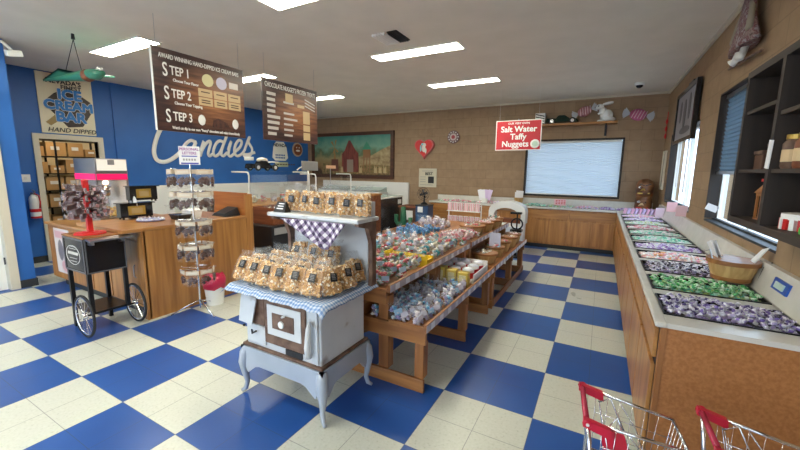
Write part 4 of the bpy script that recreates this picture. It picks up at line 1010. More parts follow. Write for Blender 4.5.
# ================================================================== HANGING MENU BOARDS
def menu_mat(nm):
    m = mat(nm, (1, 1, 1), .3); nt, bs, N, L = nodes(m)
    tc = N('ShaderNodeTexCoord'); mp = N('ShaderNodeMapping'); mp.inputs['Scale'].default_value = (1, 1.5, 14); L(tc.outputs['Object'], mp.inputs['Vector'])
    n = N('ShaderNodeTexNoise'); n.inputs['Scale'].default_value = 2; n.inputs['Detail'].default_value = 6; L(mp.outputs['Vector'], n.inputs['Vector'])
    r = ramp(nt, [(.3, (.02, .009, .009)), (.5, (.05, .022, .02)), (.7, (.1, .042, .034))]); L(n.outputs['Fac'], r.inputs['Fac'])
    # printed orange wood grain patch in the middle of the board
    m2 = N('ShaderNodeMapping'); m2.inputs['Location'].default_value = (0, -.25, -1.05); m2.inputs['Scale'].default_value = (0, 1.7, 2.6); L(tc.outputs['Object'], m2.inputs['Vector'])
    g = N('ShaderNodeTexGradient'); g.gradient_type = 'SPHERICAL'; L(m2.outputs['Vector'], g.inputs['Vector'])
    mx = N('ShaderNodeMix'); mx.data_type = 'RGBA'; L(g.outputs['Fac'], mx.inputs[0]); L(r.outputs['Color'], mx.inputs[6])
    r2 = ramp(nt, [(.3, (.2, .06, .02)), (.7, (.55, .22, .07))]); L(n.outputs['Fac'], r2.inputs['Fac']); L(r2.outputs['Color'], mx.inputs[7])
    L(mx.outputs[2], bs.inputs['Base Color']); return m
mb = menu_mat('printed brown boards')
X = -4.0
y0, y1, z0, z1 = 2.12, 3.17, 1.945, 2.765
t = thing('menu_board', 'large hanging brown board with steps 1 to 3 for hand dipped ice cream bars', 'sign', (X, (y0+y1)/2, z0))
b = NB(); box(b, X-.02, X, y0, y1, z0, z1); obj('board', b, mb, t)
b = NB(); box(b, X-.022, X+.002, y0-.008, y0, z0, z1); obj('edge_strip', b, 'white', t)
xt = X+.002
text('AWARD WINNING HAND-DIPPED ICE CREAM BARS', (xt, (y0+y1)/2, z1-.075), .064, 'white', t, bold=.001, sx=.62)
for k, (s1, s2, z) in enumerate((('Step 1', 'Choose Your Flavor', 2.56), ('Step 2', 'Choose Your Topping', 2.33), ('Step 3', '', 2.1))):
    text('S', (xt, y0+.09, z-.005), .19, 'white', t, align='LEFT', bold=.002, sx=.62); text('TEP '+s1[-1], (xt, y0+.165, z), .125, 'white', t, align='LEFT', bold=.002, sx=.7)
    if s2: text(s2, (xt, y0+.19, z-.09), .042, 'white', t, align='LEFT', bold=.001, sx=.8)
text('Watch us dip in our own "Fancy" chocolate and enjoy immediately', (xt, (y0+y1)/2+.03, 1.985), .042, 'white', t, bold=.001, sx=.72)
for y, col, bodyt in ((2.7, (.72, .66, .36), 'Vanilla'), (2.87, (.62, .58, .72), ''), (3.03, (.72, .66, .6), '')):
    b = NB(); lathe(b, [(.068, 0), (.068, .003)], (X, y, 2.545), 20, axis='x')
    if y > 3: b.free(); b = NB(); box(b, X, X+.003, y-.06, y+.06, 2.51, 2.58)
    obj('flavour_patch', b, c('fl%.2f' % y, col), t)
for j in range(2):
    for i in range(3):
        b = NB(); ya = y0+.46+i*.185; box(b, X, X+.003, ya, ya+.165, 2.265+(1-j)*.095, 2.35+(1-j)*.095); q = obj('topping_box', b, c('topping tan', (.62, .45, .24)), t)
        b = NB(); 
        for zz in ((.05,) if j == 0 else (.03, .055)): box(b, X+.003, X+.004, ya+.03, ya+.135, 2.265+(1-j)*.095+zz-.006, 2.265+(1-j)*.095+zz+.006)
        obj('topping_print', b, 'brown', q)
b = NB(); prism(b, [(2.72, 2.03), (2.96, 2.03), (2.92, 2.1), (2.8, 2.14), (2.74, 2.12)], X, X+.003, 'yz'); obj('chocolate_picture', b, 'choc', t)
for y in (2.6, 3.03):
    b = NB(); ball(b, (X+.002, y, 2.1), (.003, .045, .06)); obj('ice_cream_picture', b, 'white', t, True)
b = NB()
for y in (y0+.05, y1-.05): tube(b, [(X-.01, y, z1-.005), (X-.01, y, CEIL-.001)], .002, 5)
obj('hanging_wire', b, 'steel', t)
y0, y1, z0, z1 = 3.46, 4.51, 1.955, 2.76
t = thing('menu_board', 'hanging brown board listing frozen treats, farther of the two hanging boards', 'sign', (X, (y0+y1)/2, z0))
b = NB(); box(b, X-.02, X, y0, y1, z0, z1); obj('board', b, mb, t)
text("CHOCOLATE NUGGET'S FROZEN TREATS", (xt, (y0+y1)/2, z1-.08), .088, 'white', t, bold=.001, sx=.58)
rs = random.Random(4)
for k in range(8):
    z = z1-.19-k*.075; b = NB(); box(b, X, xt, y0+.07, y0+.2+rs.uniform(0, .1), z-.02, z+.02); obj('menu_line', b, c('menu white', (.6, .56, .52)), t)
    if k not in (0, 2): b = NB(); box(b, X, xt, y0+.36, y0+.5+rs.uniform(0, .15), z-.014, z+.014); obj('menu_line', b, c('menu white', (.6, .56, .52)), t)
for ya, yb, za, zb in ((y0+.4, y0+.54, 2.5, 2.62), (y0+.63, y0+.77, 2.46, 2.5), (y0+.74, y0+.88, 2.24, 2.42), (y0+.74, y0+.88, 2.13, 2.22), (y0+.74, y0+.88, 2.0, 2.11)):
    b = NB(); box(b, X, X+.003, ya, yb, za, zb); obj('price_panel', b, c('topping tan', (.62, .45, .24)), t)
b = NB()
for k in range(3): box(b, X, xt, y0+.78, y0+1.0, 2.56-k*.045, 2.575-k*.045, rot=(-.25, 0, 0))
obj('script_line', b, c('menu white', (.6, .56, .52)), t)
b = NB()
for y in (y0+.05, y1-.05): tube(b, [(X-.01, y, z1-.005), (X-.01, y, CEIL-.001)], .002, 5)
obj('hanging_wire', b, 'steel', t)

# hanging green dragon toy
t = thing('hanging_dragon', 'green flying dragon toy hanging from the ceiling on a string', 'toy', (-5.3, 2.05, 2.5))
q = lambda x, y: at(x, y, Y=2.05)
A, B_, C_, D_ = q(42, 81), q(64, 68), q(84, 74), q(103, 73)
b = NB(); tube(b, [A+Vector((.1, 0, .0)), q(66, 78), q(82, 76), q(90, 74), q(97, 74.5), D_], [.012, .035, .06, .055, .06, .025], 10); obj('body', b, c('dragon green', (.035, .2, .12)), t, True)
for (u, v_, dy, nm_) in (((43, 81), (58, 70), 0, 'dragon green'), ((84, 74), (62, 68.5), .35, 'dragon mid')):
    b = NB(); pa = [q(*u)+Vector((0, dy*.3, 0)), q(74, 79.5), q(86, 76), q(*v_)+Vector((0, dy, 0))] if dy == 0 else [q(70, 78), q(86, 76), q(84, 72)+Vector((0, .3, 0)), q(60, 69)+Vector((0, .3, 0))]
    hexa(b, pa, [p+Vector((0, 0, .02)) for p in pa]); obj('wing', b, c(nm_, (.035, .2, .12) if dy == 0 else (.07, .24, .17)), t)
b = NB(); ball(b, q(88, 75.5), (.09, .07, .07)); obj('saddle', b, 'crate', t, True)
b = NB(); ball(b, q(101, 71), (.02, .02, .04), rot=(0, .6, 0)); ball(b, q(98, 70.5), (.015, .02, .04)); obj('horn', b, 'white', t, True)
b = NB(); H0 = Vector((-5.45, 2.05, CEIL-.001)); tube(b, [q(66, 70), H0-Vector((0, 0, .06)), q(82, 72)], .004, 5); lathe(b, [(.02, -.06), (.015, 0)], H0, 8); obj('string', b, 'black', t)

# ================================================================== LEFT OAK COUNTER
t = thing('checkout_counter', 'oak checkout counter with a raised end and overhanging top on the left', 'counter', (-5.1, 2.5, 0))
b = NB(); box(b, -6.34, -4.0, 1.9, 3.1, .1, .815); box(b, -6.2, -4.12, 1.95, 3.0, 0, .1, 1); box(b, -4.85, -4.0, 1.9, 3.1, .815, .93); obj('body', b, ['oak_y', 'base'], t)
b = NB(); box(b, -4.0, -3.982, 1.885, 3.12, .0, .93); obj('side_panel', b, 'oak_z', t)
b = NB(); box(b, -4.06, -3.982, 1.868, 1.9, 0, .93); obj('corner_post', b, 'oak_z', t)
b = NB(); box(b, -6.34, -5.2, 1.882, 1.9, .12, .81); obj('front_panel', b, 'oak_z', t)
for x0_, x1_ in ((-5.18, -4.75), (-4.73, -4.1)):
    b = NB(); box(b, x0_, x1_, 1.884, 1.9, .12, .81); dd = obj('door', b, 'oak_z', t)
    b = NB(); tube(b, [(x1_-.09, 1.88, .42), (x1_-.09, 1.865, .44), (x1_-.09, 1.865, .54), (x1_-.09, 1.88, .56)], .006, 6); obj('handle', b, 'steel', dd)
b = NB(); box(b, -6.38, -4.88, 1.86, 3.1, .815, .845, bev=.004); obj('low_countertop', b, wood('oak top', (.5, .26, .09), (.36, .165, .05), 'x', .3), t)
b = NB(); box(b, -4.95, -3.975, 1.7, 3.1, .93, .965, bev=.005); obj('high_countertop', b, wood('oak top y', (.45, .21, .07), (.33, .14, .04), 'y', .3), t)
b = NB(); box(b, -4.63, -4.0, 3.1, 3.13, .1, 1.23); box(b, -4.64, -3.98, 3.1, 3.135, 1.23, 1.255); obj('end_panel', b, 'oakr', t)
b = NB(); box(b, -4.02, -3.975, 3.1, 3.2, 0, 1.24); obj('end_post', b, 'oak_z', t)
# poster on the counter front
t = thing('counter_poster', 'faded pink and white paper poster taped to the oak counter end', 'poster', (-5.95, 1.875, .2))
b = NB(); box(b, -6.16, -5.72, 1.876, 1.881, .2, .78); obj('sheet', b, c('poster pale', (.66, .6, .6), .8), t)
b = NB(); box(b, -6.12, -5.78, 1.873, 1.877, .66, .75); ball(b, (-5.9, 1.875, .3), (.12, .003, .08)); obj('pink_print', b, c('poster pink', (.66, .38, .4)), t)
b = NB(); ball(b, (-6.0, 1.875, .5), (.08, .003, .14)); obj('dark_print', b, c('poster grey', (.2, .18, .2)), t)

# popcorn machine
t = thing('popcorn_machine', 'glass popcorn machine with pink band and white top sign on the counter', 'popcorn machine', (-5.58, 2.24, .846))
x0, x1, y0, y1, z0, z1 = -5.86, -5.3, 2.06, 2.4, .846, 1.665
b = NB(); box(b, x0, x1, y0, y1, z0, z0+.1, bev=.004); box(b, x0, x1, y0, y1, 1.4, z1-.0, bev=.004); obj('case', b, 'steel', t)
b = NB()
for x in (x0, x1-.02):
    for y in (y0, y1-.02): box(b, x, x+.02, y, y+.02, z0+.1, 1.4)
obj('corner_post', b, 'steel', t)
b = NB(); box(b, x1, x1+.006, y0+.02, y1-.01, 1.52, 1.655); obj('top_sign', b, 'marquee', t)  # small glow added to the sign material so the panel comes out whiter
b = NB(); box(b, x1+.006, x1+.008, y0+.13, y0+.2, 1.59, 1.65); obj('maker_plate', b, 'grey', t)
b = NB(); box(b, x1+.001, x1+.006, y0+.01, y1-.01, 1.41, 1.48); box(b, x0+.01, x1-.01, y0-.006, y0-.001, 1.41, 1.48); obj('pink_band', b, 'pink', t)  # band material has an added glow that lifts its pink, no lamp inside
b = NB(); box(b, x1-.012, x1-.008, y0+.02, y1-.02, z0+.1, 1.4); box(b, x0+.02, x1-.02, y0+.006, y0+.01, z0+.1, 1.4); obj('pane', b, 'glass', t)
b = NB(); box(b, x0, x0+.01, y0+.02, y1-.02, z0+.1, 1.4); box(b, x0+.02, x1-.02, y1-.01, y1, z0+.1, 1.4); obj('back_panel', b, 'whiteg', t)
b = NB(); lathe(b, [(.09, 0), (.1, .02), (.1, .1), (.085, .12)], (-5.55, 2.24, 1.2), 20); tube(b, [(-5.55, 2.24, 1.32), (-5.55, 2.24, 1.4)], .012, 8); obj('kettle', b, 'chrome', t, 'auto')
b = NB(); ball(b, (-5.42, 2.2, 1.37), .03); obj('heat_bulb', b, 'heat', t, True)
b = NB(); rs = random.Random(9)
for k in range(260):
    x = rs.uniform(x0+.05, x1-.03); y = rs.uniform(y0+.03, y1-.03)
    ball(b, (x, y, z0+.11+rs.random()*.09*(1-abs(x+5.58)*2)), rs.uniform(.012, .018), 0, 1, jit=.003)
obj('popcorn', b, c('popcorn yellow', (.85, .6, .2), .7), t, kind='stuff')

# toy stoves on the high counter
def toy_stove(x, y, z, w, h, lab, nm):
    t = thing('toy_stove', lab, 'toy stove', (x, y, z))
    b = NB(); box(b, x-.1, x, y-w/2, y+w/2, z+.02, z+h*.95, bev=.005); box(b, x-.11, x+.03, y-w*.55, y+w*.55, z+h*.95, z+h); 
    for sx in (-.09, -.01):
        for sy in (-1, 1): box(b, x+sx-.008, x+sx+.008, y+sy*w*.42-.008, y+sy*w*.42+.008, z, z+.02)
    obj('body', b, 'blackg', t)
    b = NB(); box(b, x, x+.006, y-w*.28, y+w*.25, z+h*.25, z+h*.8); obj('oven_door', b, 'gold', t)
    b = NB(); box(b, x+.006, x+.009, y-w*.18, y+w*.16, z+h*.35, z+h*.68); obj('door_panel', b, c('antique brass', (.5, .36, .16), .4), t)
    return t
_q = at(137, 207, X=-4.75); toy_stove(-4.75, _q.y, .966, .34, .19, 'small black toy stove with brass door, bottom of the two on the counter', '')
_q = at(144, 193, X=-4.8); toy_stove(-4.8, _q.y, 1.158, .3, .19, 'small black toy stove with large brass door standing on top of the other', '')
b = NB(); lathe(b, [(.085, 0), (.09, .01), (.06, .012)], (-4.86, 2.2, 1.25), 20, axis='y')
t = thing('white_plate', 'round white plate standing behind the toy stoves', 'plate', (-4.82, 2.18, 1.1))
b.free(); b = NB(); lathe(b, [(.07, 0), (.1, .012), (.1, .016), (.0, .006)], (-4.84, 2.2, 1.14), 24, axis='y'); obj('plate', b, 'whiteg', t, 'auto'); b = NB(); box(b, -4.87, -4.81, 2.17, 2.24, .966, 1.05); obj('stand', b, 'black', t)
b = NB(); lathe(b, [(.12, 0), (.14, .012), (.14, .02), (.1, .022)], (-4.45, 2.2, .966), 24)
t = thing('blue_dish', 'flat dish with a dotted blue and white rim at the counter corner', 'dish', (-4.45, 2.2, .966)); obj('dish', b, c('dish', (.35, .35, .55), .3), t, 'auto')
b = NB()
for k in range(16): a = k*pi/8; ball(b, (-4.45+.12*cos(a), 2.2+.12*sin(a), .99), .012, 0, 1)
obj('dot', b, 'whiteg', t)
rs = random.Random(12)
for k, (x, y, h, m_, lab) in enumerate(((-4.7, 2.62, .12, 'glass', 'clear plastic tub at the back of the high counter'), (-4.8, 2.78, .1, 'glassg', 'second clear tub beside the cash till'), (-4.3, 2.45, .05, 'black', 'black tray on the counter behind the spinner rack'), (-4.35, 2.62, .09, 'whiteg', 'white tub beside the candy spinner post'))):
    t = thing('plastic_tub', lab, 'tub', (x, y, .966))
    b = NB(); hexa(b, [(x-.08, y-.06, .967), (x+.08, y-.06, .967), (x+.08, y+.06, .967), (x-.08, y+.06, .967)], [(x-.095, y-.075, .967+h), (x+.095, y-.075, .967+h), (x+.095, y+.075, .967+h), (x-.095, y+.075, .967+h)]); obj('tub', b, m_, t)
    b = NB(); box(b, x-.1, x+.1, y-.08, y+.08, .967+h, .967+h+.01, bev=.003); obj('lid', b, ['film', 'film', 'blackg', 'white'][k], t)
t = thing('card_terminal', 'black payment terminal on the counter against the raised end panel', 'terminal', (-4.2, 2.98, .966))
b = NB(); hexa(b, [(-4.33, 2.86, .966), (-4.07, 2.86, .966), (-4.07, 3.08, .966), (-4.33, 3.08, .966)], [(-4.3, 2.88, 1.0), (-4.1, 2.88, 1.0), (-4.1, 3.07, 1.07), (-4.3, 3.07, 1.07)]); obj('body', b, 'black', t)
b = NB(); box(b, -4.27, -4.13, 2.9, 2.98, 1.012, 1.016, rot=(.35, 0, 0)); obj('keypad', b, 'grey', t)

# ---------------------------------------------------- black vending cart with the sucker tree
t = thing('vending_cart', 'black box cart on legs with two spoked wheels in front of the oak counter', 'cart', (-4.25, 1.58, 0))
x0, x1, y0, y1 = -4.47, -4.04, 1.42, 1.75
b = NB(); box(b, x0, x1, y0, y1, .585, .915, bev=.006); obj('body', b, 'blackg', t)
b = NB(); frame_rect(b, 'y', y0-.006, x0+.005, x1-.005, .59, .91, .014, .006); frame_rect(b, 'x', x1, y0+.005, y1-.005, .59, .91, .01, .005); obj('edge_trim', b, c('cart edge', (.1, .1, .11), .3), t)
b = NB(); box(b, x0-.005, x1+.005, y0-.005, y1+.005, .915, .93); obj('top', b, 'pine_x', t)
for x in (x0+.02, x1-.02):
    for y in (y0+.02, y1-.02):
        b = NB(); box(b, x-.016, x+.016, y-.016, y+.016, .0 if x < -4.3 else .2, .585); obj('leg', b, 'blackm', t)
b = NB(); box(b, x0+.01, x1-.01, y0+.01, y1-.01, .2, .215); tube(b, [(x1-.02, y0-.06, .2), (x1-.02, y1+.06, .2)], .009, 8); obj('lower_shelf', b, 'blackm', t)
for y, s in ((y0-.045, -1), (y1+.045, 1)):
    xc = x1-.02
    b = NB(); tube(b, [(xc+.19*cos(a*2*pi/36), y, .203+.19*sin(a*2*pi/36)) for a in range(36)], .012, 8, closed=True); w = obj('wheel', b, 'rubber', t, True)
    b = NB(); tube(b, [(xc+.175*cos(a*2*pi/36), y, .203+.175*sin(a*2*pi/36)) for a in range(36)], .008, 8, closed=True); obj('rim', b, 'chrome', w, True)
    b = NB()
    for k in range(14): a = k*2*pi/14; tube(b, [(xc+.02*cos(a+.4), y, .203+.02*sin(a+.4)), (xc+.172*cos(a), y, .203+.172*sin(a))], .0025, 5)
    obj('spokes', b, 'chrome', w)
    b = NB(); lathe(b, [(.025, -.02), (.03, -.01), (.03, .01), (.015, .025)], (xc, y, .203), 14, axis='y'); obj('hub', b, 'chrome', w, 'auto')
b = NB(); box(b, x1+.005, x1+.1, y0+.01, y1+.03, .9, .915, rot=(0, .12, 0)); obj('folding_shelf', b, 'steel', t)
b = NB(); box(b, x1+.003, x1+.06, y1-.06, y1-.03, .86, .9); box(b, x1+.003, x1+.06, y0+.03, y0+.06, .86, .9); obj('shelf_bracket', b, 'steel', t)
b = NB(); yy = y0-.0075
tube(b, [(-4.26+.14*cos(a*pi/16), yy, .75+.09*sin(a*pi/16)) for a in range(32)], .0022, 5, closed=True)
for k in range(7): tube(b, [(-4.36+k*.03, yy, .755), (-4.352+k*.03, yy, .78), (-4.345+k*.03, yy, .755), (-4.338+k*.03, yy, .78)], .003, 5)
for z in (.69, .72, .81, .83): tube(b, [(-4.33, yy, z), (-4.19, yy, z)], .002, 5)
obj('oval_emblem', b, 'white', t)
t = thing('sucker_tree', 'red post stand on the black cart crowded with wrapped chocolate suckers', 'display', (-4.25, 1.56, .931))
b = NB(); lathe(b, [(.13, 0), (.13, .014)], (-4.25, 1.56, .931), 8); lathe(b, [(.07, .014), (.06, .022)], (-4.25, 1.56, .931), 12); obj('base', b, 'redp', t)
b = NB(); box(b, -4.27, -4.23, 1.54, 1.58, .945, 1.43); ball(b, (-4.25, 1.56, 1.435), (.03, .03, .015)); obj('post', b, 'redp', t)
rs = random.Random(21)
sk = None
for lev in range(6):
    for k in range(9):
        a = k*2*pi/9+lev*.35; z = 1.11+lev*.05; rr_ = .095+rs.uniform(-.02, .045)
        if sk is None:
            sk = thing('chocolate_sucker', 'wrapped chocolate sucker stuck around the red post stand', 'candy', (0, 0, 0), 'chocolate suckers on the red stand')
            b = NB(); box(b, -.04, .04, -.01, .01, -.026, .026, bev=.005); obj('chocolate', b, 'choc', sk)
            b = NB(); box(b, -.045, .045, -.012, .012, -.03, .03, bev=.008); hexa(b, [(.045, -.003, -.01), (.07, -.003, -.025), (.07, .003, -.025), (.045, .003, -.01)], [(.045, -.003, .01), (.07, -.003, .025), (.07, .003, .025), (.045, .003, .01)]); obj('wrapper', b, film('sucker film', (1, .92, .94), .12), sk)
            b = NB(); tube(b, [(-.03, 0, 0), (-.1, 0, -.01)], .003, 5); obj('stick', b, 'white', sk)
            b = NB(); box(b, -.012, .018, -.0135, -.012, -.014, .014); obj('sticker', b, c('sucker sticker', (.7, .4, .42)), sk)
            o = sk
        else: o = dup(sk, (0, 0, 0))
        o.location = (-4.25+rr_*cos(a), 1.56+rr_*sin(a), z+rs.uniform(-.015, .015)); o.rotation_euler = (rs.uniform(-.5, .5), rs.uniform(-.35, .35), a)

# ---------------------------------------------------- wire spinner of chocolate bags
SX, SY = -3.74, 2.27
t = thing('spinner_rack', 'wire spinner rack on tripod feet beside the checkout counter', 'rack', (SX, SY, 0))
b = NB(); tube(b, [(SX, SY, .05), (SX, SY, 1.6)], .009, 8); obj('post', b, 'chrome', t)
for a in (-2.2, -.1, 2.0):
    b = NB(); tube(b, [(SX, SY, .14), (SX+.12*cos(a), SY+.12*sin(a), .09), (SX+.28*cos(a), SY+.28*sin(a), .008)], .007, 8); obj('foot', b, 'chrome', t, True)
TI = (1.55, 1.32, 1.02, .765, .5); TR_ = (.2, .19, .16, .155, .15)
for z in TI:
    b = NB(); tube(b, [(SX+.12*cos(k*pi/9), SY+.12*sin(k*pi/9), z) for k in range(18)], .003, 5, closed=True)
    for k in range(7): a = k*2*pi/7; tube(b, [(SX, SY, z), (SX+.17*cos(a), SY+.17*sin(a), z), (SX+.18*cos(a), SY+.18*sin(a), z+.012)], .003, 5)
    obj('hook_ring', b, 'chrome', t)
proto = None
tier = ['top', 'second', 'middle', 'fourth', 'bottom']
rs = random.Random(6)
for i, z in enumerate(TI):
    for k in range(7):
        a = k*2*pi/7
        if i == 4 and k in (2, 3, 4): continue
        lab = 'header carded bag of chocolate pieces on the %s ring of the spinner rack' % tier[i]
        if proto is None:
            proto = thing('chocolate_bag', lab, 'candy bag', (0, 0, 0))
            b = NB(); box(b, -.07, .07, -.004, .004, -.045, .004); obj('header_card', b, c('header tan', (.6, .5, .38), .7), proto)
            b = NB(); box(b, -.05, .05, -.006, -.004, -.03, -.01); obj('print', b, c('header pale', (.66, .6, .5), .7), proto)
            b = NB(); box(b, -.07, .07, -.018, .018, -.19, -.045, bev=.012); obj('bag', b, 'filmb', proto, True)
            b = NB()
            for q_ in range(11): box(b, *(lambda x_, z_: (x_-.018, x_+.018, -.012, .012, z_-.014, z_+.014))(rs.uniform(-.042, .042), rs.uniform(-.17, -.085)), rot=(rs.uniform(-.3, .3), rs.uniform(0, 3), 0), bev=.004)
            obj('chocolate', b, 'choc', proto)
            o = proto
        else: o = dup(proto, (0, 0, 0), label=lab)
        o['group'] = 'chocolate bags on the %s ring of the spinner' % tier[i]
        o.location = (SX+TR_[i]*cos(a), SY+TR_[i]*sin(a), z-.002); o.rotation_euler = (rs.uniform(-.08, .08), rs.uniform(-.06, .06), a+pi/2)
        if i in (2, 3, 4): o.scale = (.9, .9, .85)
t = thing('letters_sign', 'small white sign for personal letters on top of the spinner rack', 'sign', (SX, SY, 1.6))
b = NB(); prism(b, [(SX-.095, 1.6), (SX+.095, 1.6), (SX+.095, 1.785), (SX-.095, 1.785)], SY-.003, SY+.003, 'xz'); 
bd = obj('card', b, 'paper', t)
text('PERSONAL', (SX, SY-.005, 1.755), .038, c('purple ink', (.3, .05, .3)), t, ONY, bold=.0008, sx=.95)
text('LETTERS', (SX, SY-.005, 1.715), .038, c('purple ink', (.3, .05, .3)), t, ONY, bold=.0008, sx=.9)
b = NB(); box(b, SX-.07, SX+.07, SY-.005, SY-.003, 1.68, 1.69); box(b, SX-.08, SX+.08, SY-.005, SY-.003, 1.605, 1.62); obj('blue_band', b, c('ink blue', (.05, .05, .4)), t)
b = NB()
for k in range(5): box(b, SX-.06+k*.025, SX-.045+k*.025, SY-.005, SY-.003, 1.64, 1.66)
obj('print', b, 'grey', t)
t.rotation_euler = (0, 0, radians(50))
# waste bin
t = thing('waste_bin', 'white waste bin with a red liner behind the spinner rack', 'bin', (-3.87, 2.55, 0))
b = NB(); lathe(b, [(.09, 0), (.115, .27), (.105, .27), (.08, .01)], (-3.85, 2.52, 0), 20); obj('body', b, 'white', t, 'auto')
b = NB(); lathe(b, [(.118, .2), (.125, .3), (.11, .34), (.06, .33), (.05, .31)], (-3.85, 2.52, 0), 20)
for v in b.verts: v.co += Vector((0, 0, .02*sin(v.co.x*60)*cos(v.co.y*50)))
obj('liner', b, c('liner red', (.6, .02, .08), .35), t, True)

# ================================================================== SERVICE AREA BEHIND
t = thing('service_counter', 'long service counter with wooden ledge behind the glass guards', 'counter', (-5.6, 5.6, 0))
b = NB(); box(b, -6.1, -5.2, 3.95, 7.0, 0, .91); obj('body', b, 'brown', t)
b = NB(); box(b, -6.15, -5.1, 3.9, 7.05, .91, .95, bev=.004); obj('countertop', b, wood('ledge oak', (.5, .26, .09), (.36, .165, .05), 'y'), t)
def guard(y0, y1, lab, ztop=1.5):
    t = thing('glass_guard', lab, 'glass guard', (-5.3, (y0+y1)/2, .951))
    for y in (y0, y1):
        b = NB(); tube(b, [(-5.17, y, .951), (-5.17, y, ztop-.05), (-5.19, y, ztop), (-5.24, y, ztop+.005), (-5.6, y, ztop+.005)], .014, 8); obj('post', b, 'whiteg', t, True)
    b = NB(); box(b, -5.172, -5.166, y0+.015, y1-.015, 1.05, ztop-.04); obj('front_pane', b, 'glass', t)
    b = NB(); box(b, -5.6, -5.22, y0-.01, y1+.01, ztop+.019, ztop+.025); obj('top_pane', b, 'glassg', t)
guard(4.12, 5.55, 'near glass sneeze guard with bent white posts on the service counter')
guard(5.75, 6.95, 'far glass sneeze guard with bent white posts on the service counter', 1.46)
c1 = toy_car('model_racing_car', (0, 0, 0), .62, 'black and cream model racing car resting on the near glass guard', 'blackg', wheelm='white')
c1.location = (-5.42, 4.62, 1.526); c1.rotation_euler = (0, 0, radians(90))
b = NB(); ball(b, (-.02, 0, .16), (.12, .06, .05)); o = obj('cream_deck', b, 'cream', None, True); o.location = (0, 0, .14); o.parent = c1
b = NB(); ball(b, (0, 0, .03), (.03, .03, .04)); box(b, .2, .29, -.09, .09, -.01, .01); box(b, -.31, -.27, -.1, .1, .02, .08); o = obj('driver_and_wings', b, 'white', None, True); o.location = (0, 0, .15); o.parent = c1
# till screen
p = at(312, 166, X=-5.5)
t = thing('till_screen', 'grey till screen on a pole behind the far glass guard', 'screen', (-5.62, p.y, .951))
b = NB(); box(b, -5.6, -5.54, p.y-.22, p.y+.24, p.z-.1, p.z+.1, bev=.01); obj('screen', b, 'grey', t)
b = NB(); tube(b, [(-5.62, p.y, .951), (-5.62, p.y, p.z)], .02, 8); box(b, -5.7, -5.54, p.y-.1, p.y+.1, .951, .97); tube(b, [(-5.6, p.y-.2, p.z-.02), (-5.58, p.y-.3, p.z-.05), (-5.58, p.y-.36, p.z-.09)], .012, 6); obj('pole', b, 'white', t, True)
p = at(331, 167, X=-5.45)
t = thing('wood_plaque', 'small tan plaque on a stem behind the far glass guard', 'sign', (-5.45, p.y, .951))
b = NB(); box(b, -5.46, -5.44, p.y-.16, p.y+.16, p.z-.035, p.z+.035); obj('plaque', b, c('plaque peach', (.75, .45, .28)), t)
b = NB(); tube(b, [(-5.47, p.y, .951), (-5.47, p.y, p.z)], .008, 6); obj('stem', b, 'steel', t)
# white freezers along the back left
for k, (x0, x1, lab) in enumerate(((-7.0, -5.95, 'white glass lidded chest freezer, left of the two under the painting'), (-5.9, -4.95, 'white glass lidded chest freezer, right of the two under the painting'))):
    t = thing('chest_freezer', lab, 'freezer', ((x0+x1)/2, 8.1, 0))
    b = NB(); box(b, x0, x1, 7.85, 8.3, 0, 1.0, bev=.02); obj('body', b, 'whiteg', t)
    b = NB(); hexa(b, [(x0+.03, 7.86, 1.0), (x1-.03, 7.86, 1.0), (x1-.03, 8.28, 1.0), (x0+.03, 8.28, 1.0)], [(x0+.03, 7.86, 1.02), (x1-.03, 7.86, 1.02), (x1-.03, 8.28, 1.12), (x0+.03, 8.28, 1.12)]); obj('lid', b, c('lid glass', (.5, .62, .6), .1), t)
    b = NB(); tube(b, [(x0+.03, 7.85, 1.03), (x1-.03, 7.85, 1.03)], .012, 6); obj('lid_rail', b, 'steel', t)
b = NB(); box(b, -7.3, -4.42, 8.44, 8.499, 0, 1.25); struct('trim_4', b, 'whiteg')
t = thing('ice_cream_cabinet', 'dark stainless dipping cabinet with a pale open top near the back wall', 'cabinet', (-4.7, 7.3, 0))
b = NB(); box(b, -5.1, -4.2, 6.75, 7.72, .06, .93, bev=.008); obj('body', b, 'darksteel', t)
b = NB(); box(b, -5.1, -4.19, 6.74, 7.73, .93, .96, bev=.004); obj('top', b, 'whiteg', t)
b = NB(); box(b, -4.2, -4.194, 7.5, 7.65, .78, .88); obj('sticker', b, 'white', t)
b = NB(); box(b, -5.0, -4.3, 6.8, 7.65, .961, .975); obj('lid', b, c('lid glass', (.5, .62, .6), .1), t)
b = NB(); box(b, -5.05, -4.33, 6.8, 7.7, 0, .06); obj('plinth', b, 'base', t)
p = at(374, 194, Z=1.06)
t = thing('oak_pedestal', 'oak topped pedestal just left of the dark stainless cabinet', 'pedestal', (p.x, p.y, 0))
b = NB(); box(b, p.x-.22, p.x+.05, p.y-.1, p.y+.25, 1.03, 1.06); obj('top', b, 'oak_x', t)
b = NB(); box(b, p.x-.2, p.x+.03, p.y-.08, p.y+.23, 0, 1.03); obj('body', b, 'crate', t)
